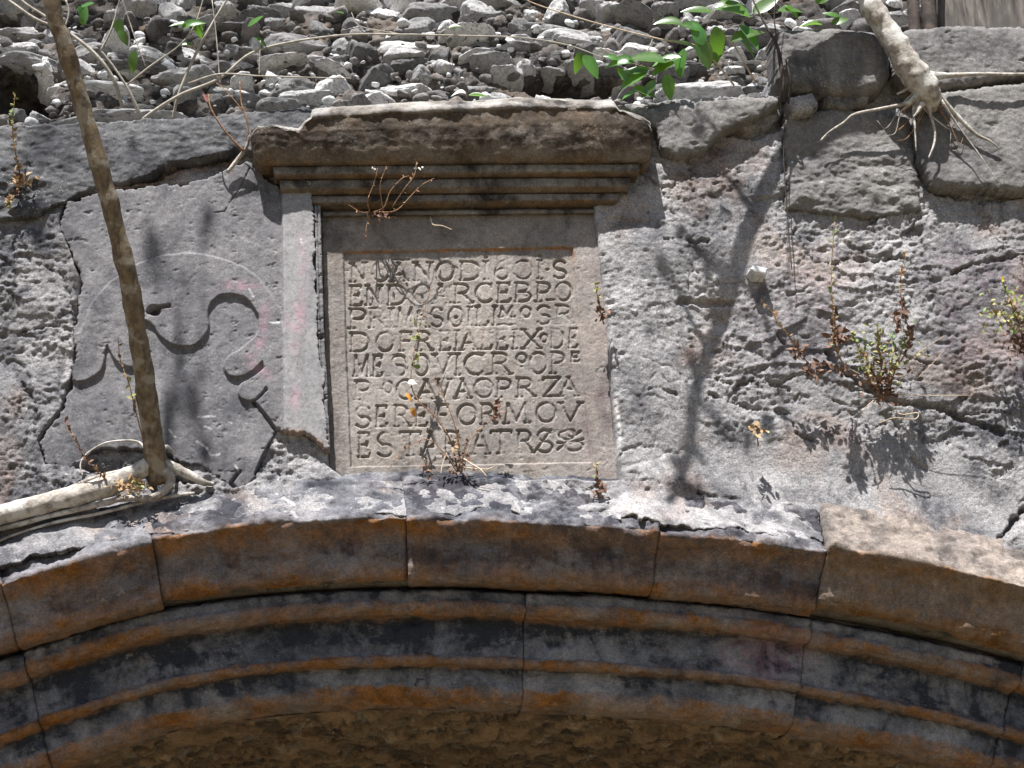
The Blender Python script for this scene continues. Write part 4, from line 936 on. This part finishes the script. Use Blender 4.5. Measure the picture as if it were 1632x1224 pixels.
# --- trailing vine of bare shoots across the rubble at the left
vine = thing('bare_shrub', 'bare grey shoots fanning over the rubble at upper left', 'shrub', P(226, 192, -.03))
shoots = [[(226, 192, -.03, .0055), (250, 174, .01, .0055), (290, 150, .04, .0052), (350, 125, .06, .0045), (400, 85, .07, .004), (470, 66, .07, .0035), (560, 55, .07, .003), (640, 55, .06, .0028), (740, 57, .05, .0025), (830, 60, .04, .0022), (905, 72, .03, .002), (960, 92, .03, .0016)],
          [(226, 190, -.03, .007), (215, 165, .0, .0058), (203, 140, .02, .004), (180, 105, .04, .0035), (160, 80, .05, .003)],
          [(275, 192, -.02, .0045), (285, 150, .02, .0042), (310, 90, .05, .004), (340, 35, .08, .0035), (366, -8, .1, .003)],
          [(195, 170, -.03, .006), (180, 125, .03, .006), (150, 85, .06, .0058), (105, 50, .08, .005), (60, 32, .09, .0045), (20, 5, .1, .004), (-30, -30, .1, .003)],
          [(105, 50, .08, .004), (75, 28, .09, .0038), (40, 5, .1, .003), (20, -15, .1, .002)],
          [(160, 82, .05, .003), (178, 45, .07, .0028), (192, -5, .09, .002)], [(300, 133, .04, .0028), (350, 118, .07, .0026), (410, 121, .08, .0024), (470, 123, .08, .0022), (560, 125, .07, .0018)],
          [(203, 135, .02, .003), (240, 105, .05, .0026), (285, 73, .07, .002), (310, 40, .08, .0018), (325, -5, .09, .0014)], [(232, 105, .05, .002), (215, 60, .07, .0018), (195, 0, .08, .0014)],
          [(413, 121, .08, .002), (414, 90, .09, .0018), (415, 65, .1, .0014)], [(350, 125, .06, .0018), (345, 60, .08, .0016), (338, 0, .1, .0012)],
          [(640, 55, .06, .0018), (575, 42, .05, .0015), (560, 20, .04, .001)], [(705, 58, .05, .0018), (718, 80, .03, .0015), (722, 110, .0, .001)], [(105, 0, .1, .003), (110, 20, .09, .0026), (103, 45, .08, .002)]]
for i, q_ in enumerate(shoots): geo_obj('shoot', [tube_px([(a_, b_, c_, d_ * 1.2) for a_, b_, c_, d_ in q_], 6, 6, .06, i)], 'twig', vine)
def leaf_obj(parent, px, py, o, ang, L, mat='leaf', W=.5, face=(.0, -1., .45), curl=.15):
    if mat == 'leaf': L = L * 1.3
    a = math.radians(ang); d = CR * math.cos(a) + CU * math.sin(a) + np.array([0, random.uniform(-.25, .1), 0])
    n = np.array(face) + np.array([random.gauss(0, .25), random.gauss(0, .2), random.gauss(0, .25)])
    return geo_obj('leaf', [leaf_geo(P(px, py, o), d, n, L, L * W * random.uniform(.85, 1.15), random.uniform(.1, .5), random.uniform(-.05, .5), 7)], mat, parent)
for a in [(125, 10, .09, -60, .05), (150, 5, .09, 200, .05), (188, 30, .08, -80, .05), (190, 48, .08, -60, .045), (290, 45, .08, 20, .06), (300, 38, .08, -170, .05), (310, 30, .08, -70, .05), (285, 72, .07, 10, .04), (215, 80, .06, -100, .06), (395, 42, .1, 30, .05), (405, 60, .1, -20, .04),
          (548, 22, .04, 150, .03), (715, 45, .05, 10, .035), (132, 40, .09, 80, .05)]:
    leaf_obj(vine, *a)

# --- red-tipped shoots in the crack beside the cornice
rs = thing('red_tipped_shoot', 'small shoot with a pink tip sprouting at the left end of the cornice', 'plant', P(375, 268, .05))
for i, q_ in enumerate([[(362, 275, .05, .006), (378, 255, .06, .0075), (392, 236, .08, .006), (398, 215, .1, .003)], [(388, 240, .08, .0045), (370, 222, .10, .0035), (352, 200, .12, .003), (336, 172, .13, .0028), (332, 150, .13, .0022)],
                        [(396, 228, .09, .004), (394, 195, .11, .003), (385, 165, .12, .0026), (382, 130, .13, .002)], [(390, 180, .11, .0018), (365, 150, .12, .0015), (345, 132, .12, .0012)]]):
    geo_obj('shoot', [tube_px(q_, 7, 6)], 'pale_bark' if i == 0 else 'dry', rs)
leaf_obj(rs, 331, 162, .13, 120, .035, 'pink_bud', .3)

# --- leafy sprays in the rubble, right of the cornice
spray = thing('leafy_spray', 'spray of glossy green leaves over the rubble right of the cornice', 'shrub', P(1170, 130, -.02))
for i, q_ in enumerate([[(1170, 136, -.02, .0035), (1145, 105, .03, .003), (1112, 74, .06, .0028), (1060, 64, .08, .0026), (1000, 50, .08, .0024), (920, 28, .07, .0022), (850, 5, .06, .002), (830, -8, .06, .0016)],
                        [(1205, 132, -.02, .0035), (1186, 100, .03, .003), (1165, 66, .06, .0025), (1140, 45, .08, .002)], [(1112, 74, .06, .002), (1085, 88, .09, .0018), (1060, 100, .1, .0014)],
                        [(1110, 74, .06, .002), (1125, 45, .09, .0018), (1140, 15, .1, .0014)], [(1040, 62, .08, .0016), (1030, 95, .09, .0012), (1045, 130, .1, .001)], [(1165, 66, .06, .002), (1190, 30, .09, .0016), (1240, 20, .1, .0012)], [(955, 75, .04, .0018), (1000, 98, .06, .0015), (1040, 110, .08, .001)]]):
    geo_obj('shoot', [tube_px(q_, 6, 6)], 'straw' if i < 2 else 'grey_bark', spray)
for a in [(1060, 100, .10, 175, .10), (1085, 92, .10, 190, .08), (1110, 78, .08, 150, .085), (1075, 100, .1, 200, .07), (1035, 110, .09, 190, .08), (1032, 112, .09, 215, .09), (1045, 128, .1, 230, .06), (1062, 118, .1, -80, .07), (1090, 78, .1, -95, .085), (1112, 62, .1, -70, .09), (1140, 42, .1, -80, .10), (1120, 50, .1, 160, .07), (1135, 20, .1, 170, .085), (1140, 12, .11, 20, .075), (1150, 8, .1, 60, .07), (1165, 66, .08, 30, .09), (1178, 40, .1, -60, .09),
          (1195, 28, .1, 160, .10), (1200, 20, .1, 30, .08), (1240, 18, .1, 10, .07), (1250, 8, .1, -50, .06), (1300, 5, .1, 40, .07), (1120, 72, .1, 110, .07), (1088, 40, .1, 170, .08), (1010, 100, .09, 175, .07), (930, 88, .07, -60, .075), (925, 82, .07, -100, .06), (985, 95, .08, 160, .04), (1000, 130, .08, 120, .05), (1008, 140, .08, -20, .07), (1020, 145, .08, 200, .055), (1180, 62, .08, -40, .06), (1325, 38, .08, 20, .05), (1340, 30, .08, 150, .05), (1310, 40, .08, 170, .06)]:
    leaf_obj(spray, a[0], a[1], a[2], a[3], a[4], W=.52)
tw = thing('pale_leaf_sprig', 'tiny sprig with one cream and one green leaf above the cornice', 'plant', P(745, 165, .05))
geo_obj('shoot', [tube_px([(748, 172, .06, .0015), (745, 160, .09, .0013), (742, 145, .1, .001)], 6)], 'grey_bark', tw)
leaf_obj(tw, 742, 150, .11, 170, .045, 'cream_leaf', .8); leaf_obj(tw, 747, 152, .11, -10, .05, 'leaf', .5)
# dark woody vine stem at the left edge of the projecting block
vs_ = thing('dark_vine', 'thin dark woody vine climbing the left edge of the projecting block', 'vine', P(1245, 165, .09))
for i, q_ in enumerate([[(1240, 170, .09, .006), (1248, 140, .13, .008), (1244, 100, .14, .008), (1238, 72, .14, .006), (1220, 40, .14, .004), (1200, 0, .13, .003), (1190, -30, .12, .002)], [(1240, 80, .14, .003), (1236, 50, .15, .0025), (1234, 20, .15, .002), (1240, -20, .15, .0016)],
                        [(1256, 165, .10, .004), (1260, 130, .14, .004), (1252, 95, .15, .003)], [(1250, 180, .08, .0022), (1249, 250, .07, .002), (1254, 330, .06, .0018), (1262, 430, .05, .0015)]]):
    geo_obj('shoot', [tube_px(q_, 7, 6, .15, i)], 'dark_bark', vs_)

# --- weeds
def weed(name, label, stems, leaf=('brown_leaf',), group='dry weeds rooted in the wall', n=16, L=.016, cat='weed', fan=None, stemmat='dry', flower=None, top=1.0, bottom=.15):
    b = stems[0][0]
    t = thing(name, label, cat, P(b[0], b[1], b[2]), group)
    fol = {m: [] for m in leaf}
    for s_ in stems:
        p, r_ = stem(s_, 6); geo_obj('stem', [tube_geo(p, r_, 5)], stemmat, t)
        p = np.array(p); k = int(n * random.uniform(.8, 1.2))
        for i in range(k):
            u = bottom + (top - bottom) * (i + random.random()) / max(1, k); x = u * (len(p) - 1); j = min(len(p) - 2, int(x)); c = p[j] + (p[j + 1] - p[j]) * (x - j)
            d = rdir(.35, .8); l = L * random.uniform(.5, 1.35) * (1.1 - .45 * u)
            m = leaf[min(len(leaf) - 1, int(u * len(leaf) + random.uniform(-.35, .35)) if u * len(leaf) > .4 else 0)]
            fol[m].append(leaf_geo(c, d, rdir(.5, 1), l, l * random.uniform(.4, .7), .2, random.uniform(-.2, .5), 3))
    for m, gs in fol.items():
        if gs: geo_obj('foliage', gs, m, t)
    for q_ in (fan or []): geo_obj('stem', [tube_px(q_, 5, 6)], 'straw', t)
    for f_ in (flower or []):
        c = P(*f_); geo_obj('flower', [leaf_geo(c, rdir(.5, .8), rdir(0, 1), .012, .009, .1, .1, 3) for _ in range(5)], 'yellow', t)
    return t
W3 = ('brown_leaf', 'tan_leaf', 'weed_leaf')
weed('spiky_weed', 'tall tan spike with a rusty clump at its foot, left of the bush', [[(1345, 580, .06, .002), (1332, 555, .16, .0024), (1328, 500, .20, .002), (1325, 440, .21, .0018), (1330, 350, .21, .001)]], ('tan_leaf', 'tan_leaf', 'weed_leaf'), n=80, L=.02)
t_ = bpy.data.objects[C.objects[-1].name]
def clump(parent, px, py, o, rx, ry, n, L, mat):
    gs = []
    for _ in range(n):
        a, b = random.gauss(0, rx * .5), random.gauss(0, ry * .5)
        gs.append(leaf_geo(P(px + a, py + b, o + random.gauss(0, .012)), rdir(.0, .6), rdir(.4, 1), L * random.uniform(.6, 1.3), L * .55, .25, random.uniform(-.2, .6), 3))
    return geo_obj('foliage', gs, mat, parent)
sp1 = [o for o in C.objects if o.name == 'spiky_weed'][0]
clump(sp1, 1333, 535, .17, 8, 26, 34, .034, 'brown_leaf')
sp2 = weed('spiky_weed', 'reddish dry spike standing over the green bush', [[(1420, 600, .06, .002), (1450, 545, .15, .0024), (1438, 490, .18, .002), (1436, 440, .19, .0018), (1444, 400, .19, .001)]], ('brown_leaf', 'brown_leaf', 'tan_leaf'), n=76, L=.02)
clump(sp2, 1432, 500, .18, 6, 40, 34, .028, 'brown_leaf')
bush = weed('wall_weed', 'low bushy weed with small green and brown leaves on the right wall', [[(1405, 640, .03, .004), (1395, 600, .09, .003), (1372, 560, .13, .002), (1356, 530, .15, .001)], [(1405, 640, .03, .004), (1405, 590, .10, .003), (1400, 545, .14, .002), (1398, 520, .15, .001)], [(1407, 640, .03, .004), (1425, 595, .11, .003), (1440, 550, .14, .002), (1448, 530, .15, .001)],
        [(1400, 640, .03, .003), (1385, 605, .1, .002), (1378, 585, .14, .001)], [(1408, 640, .03, .003), (1418, 600, .12, .002), (1424, 560, .16, .001)]], W3, n=46, L=.022,
        fan=[[(1410, 640, .05, .002), (1435, 660, .10, .0022), (1462, 658, .11, .002), (1458, 668, .11, .002), (1425, 666, .1, .0018), (1402, 674, .09, .0015)], [(1405, 628, .05, .002), (1390, 640, .1, .002), (1372, 656, .1, .0018)], [(1410, 625, .06, .0016), (1460, 630, .1, .0015), (1550, 630, .11, .001)], [(1400, 610, .06, .0016), (1350, 585, .1, .0015), (1330, 560, .12, .001)], [(1420, 600, .08, .0016), (1460, 565, .1, .0014), (1505, 535, .11, .001)], [(1455, 610, .08, .0014), (1490, 575, .09, .0012), (1502, 560, .09, .001)]])
clump(bush, 1405, 560, .13, 60, 44, 120, .018, 'weed_leaf'); clump(bush, 1405, 590, .11, 50, 40, 90, .02, 'brown_leaf'); clump(bush, 1412, 628, .07, 26, 14, 40, .022, 'brown_leaf')
b2 = weed('wall_weed', 'leafy weed with a yellow flower at the right edge of the picture', [[(1640, 580, .03, .004), (1620, 540, .1, .003), (1595, 500, .13, .002), (1560, 500, .14, .001)], [(1640, 580, .03, .004), (1625, 520, .12, .003), (1610, 480, .14, .002), (1598, 448, .15, .001)], [(1645, 580, .03, .004), (1640, 520, .12, .003), (1635, 480, .14, .001)]], W3, n=40, L=.022, flower=[(1597, 446, .15)])
clump(b2, 1610, 500, .13, 44, 34, 110, .018, 'weed_leaf'); clump(b2, 1625, 550, .1, 30, 34, 80, .02, 'brown_leaf')
w5 = weed('spiky_weed', 'withered spike slanting down to a rusty leaf cluster, left of the bush', [[(1300, 600, .05, .002), (1275, 560, .10, .002), (1245, 520, .13, .002), (1228, 495, .13, .0014), (1215, 482, .13, .001)]], ('brown_leaf', 'tan_leaf', 'tan_leaf'), n=34, L=.02)
clump(w5, 1272, 560, .1, 14, 10, 22, .026, 'brown_leaf'); clump(w5, 1298, 588, .08, 18, 14, 34, .026, 'brown_leaf'); clump(w5, 1340, 590, .08, 14, 8, 14, .022, 'brown_leaf')
w6 = weed('small_weed', 'small pale green sprout with brown foot above the lower ledge crack', [[(1208, 712, .04, .002), (1207, 695, .08, .002), (1206, 680, .09, .001)]], ('brown_leaf', 'weed_leaf'), n=10, L=.02)
clump(w6, 1206, 684, .09, 14, 8, 16, .026, 'tan_leaf')
w7 = weed('small_weed', 'small green-topped weed on the right margin of the tablet', [[(962, 516, .03, .003), (958, 500, .07, .0024), (953, 475, .09, .002), (948, 450, .10, .001)]], ('brown_leaf', 'brown_leaf', 'weed_leaf'), n=34, L=.022)
clump(w7, 960, 502, .07, 9, 12, 20, .022, 'brown_leaf')
w8 = weed('small_weed', 'small weed with a brown foot at the bottom right corner of the tablet', [[(958, 790, .05, .003), (954, 775, .09, .0024), (951, 758, .1, .002), (950, 738, .1, .001)]], ('brown_leaf', 'brown_leaf', 'weed_leaf'), n=34, L=.02, fan=[[(955, 788, .06, .002), (940, 780, .09, .0015), (932, 776, .09, .001)]])
clump(w8, 955, 782, .09, 12, 10, 26, .02, 'brown_leaf')
w9 = weed('spiky_weed', 'dry spike with yellow-green tips at the top left edge', [[(30, 300, .04, .003), (32, 280, .08, .0026), (24, 240, .11, .002), (20, 200, .12, .0016), (24, 150, .12, .001)], [(28, 300, .04, .002), (16, 320, .06, .0016), (12, 330, .06, .001)]], ('brown_leaf', 'tan_leaf', 'weed_leaf'), n=54, L=.02)
clump(w9, 34, 285, .07, 18, 14, 40, .02, 'tan_leaf')
w10 = weed('spiky_weed', 'thin weed spike rising in front of the sapling trunk', [[(228, 700, .20, .002), (215, 650, .26, .002), (205, 610, .28, .0018), (192, 575, .28, .0014), (188, 540, .28, .001)]], ('brown_leaf', 'weed_leaf', 'brown_leaf'), n=30, L=.018)
w11 = weed('spiky_weed', 'rusty spike rising from the roots at the sapling foot', [[(180, 778, .10, .003), (160, 755, .13, .0024), (140, 735, .14, .002), (122, 705, .15, .0016), (102, 668, .15, .001)]], ('tan_leaf', 'brown_leaf', 'brown_leaf'), n=60, L=.019)
clump(w11, 205, 775, .13, 26, 14, 60, .02, 'tan_leaf'); clump(w11, 220, 772, .13, 18, 8, 24, .016, 'weed_leaf')
w12 = weed('climbing_weed', 'straggling weed with a few green and orange leaves climbing the inscription', [[(730, 752, .02, .0034), (722, 715, .05, .003), (712, 690, .07, .0026), (690, 660, .08, .0022), (668, 640, .09, .002), (655, 610, .09, .0018), (660, 560, .09, .0016), (672, 510, .09, .0014), (688, 455, .09, .001)], [(732, 752, .02, .003), (730, 700, .05, .0022), (715, 650, .07, .0018), (690, 600, .07, .0014)], [(735, 752, .02, .003), (742, 710, .05, .002), (760, 690, .07, .0016), (785, 665, .08, .0014), (790, 640, .08, .001)],
        [(728, 752, .02, .002), (710, 725, .06, .0018), (680, 700, .08, .0016), (640, 720, .09, .0013), (622, 745, .09, .001)]], ('brown_leaf', 'brown_leaf', 'dry'), n=12, L=.014,
        fan=[[(736, 752, .02, .004), (738, 732, .06, .003), (752, 740, .08, .003), (765, 748, .09, .003), (776, 760, .09, .002)], [(738, 745, .04, .002), (775, 748, .08, .002), (790, 742, .09, .0012)], [(728, 755, .02, .003), (708, 745, .06, .0028), (703, 755, .07, .002), (706, 738, .07, .002), (712, 722, .07, .0014)], [(700, 760, .02, .0024), (684, 750, .05, .002), (676, 730, .07, .0014)], [(740, 750, .03, .002), (745, 720, .06, .0016), (756, 690, .08, .0012), (770, 680, .08, .001)]])
clump(w12, 732, 738, .06, 18, 22, 50, .016, 'brown_leaf'); clump(w12, 725, 705, .06, 16, 14, 14, .018, 'tan_leaf'); clump(w12, 790, 655, .08, 4, 20, 22, .024, 'brown_leaf'); clump(w12, 665, 535, .09, 12, 26, 10, .026, 'weed_leaf'); clump(w12, 660, 580, .09, 12, 14, 7, .03, 'weed_leaf'); clump(w12, 680, 745, .05, 5, 12, 16, .016, 'brown_leaf')
leaf_obj(w12, 650, 610, .10, 10, .03, 'cream_leaf', .7); leaf_obj(w12, 645, 628, .10, -40, .034, 'orange_leaf', .55); leaf_obj(w12, 656, 650, .09, -70, .03, 'orange_leaf', .5)
w13 = weed('twiggy_weed', 'tuft of bare dry twigs growing from the cornice steps', [[(590, 340, .03, .003), (586, 320, .08, .002), (595, 295, .10, .0016), (602, 268, .11, .001)], [(592, 340, .03, .003), (612, 330, .09, .0022), (622, 305, .11, .0018), (640, 285, .12, .0014), (652, 280, .12, .001)], [(594, 338, .03, .003), (630, 336, .1, .002), (655, 312, .12, .0016), (672, 295, .12, .0014), (692, 284, .12, .001)], [(590, 338, .03, .002), (575, 338, .09, .0018), (555, 326, .1, .001)], [(610, 332, .08, .0018), (606, 295, .11, .0014), (616, 265, .12, .001)],
         [(625, 330, .09, .0016), (645, 300, .12, .0014), (660, 280, .12, .0012), (664, 258, .12, .001)], [(590, 340, .03, .0016), (584, 360, .06, .0012), (584, 380, .06, .0008)]], ('dry',), n=5, L=.012)
clump(w13, 598, 270, .11, 5, 5, 6, .012, 'cream_leaf'); clump(w13, 665, 265, .12, 5, 8, 7, .012, 'cream_leaf'); clump(w13, 605, 345, .05, 22, 8, 24, .016, 'brown_leaf')
ts = thing('fallen_twig', 'tiny pale twig caught on the tablet top under the cornice', 'twig', P(700, 362, .01))
geo_obj('twig', [tube_px([(686, 346, .02, .002), (690, 358, .025, .0025), (705, 360, .03, .002), (720, 366, .03, .0014)], 6)], 'straw', ts)
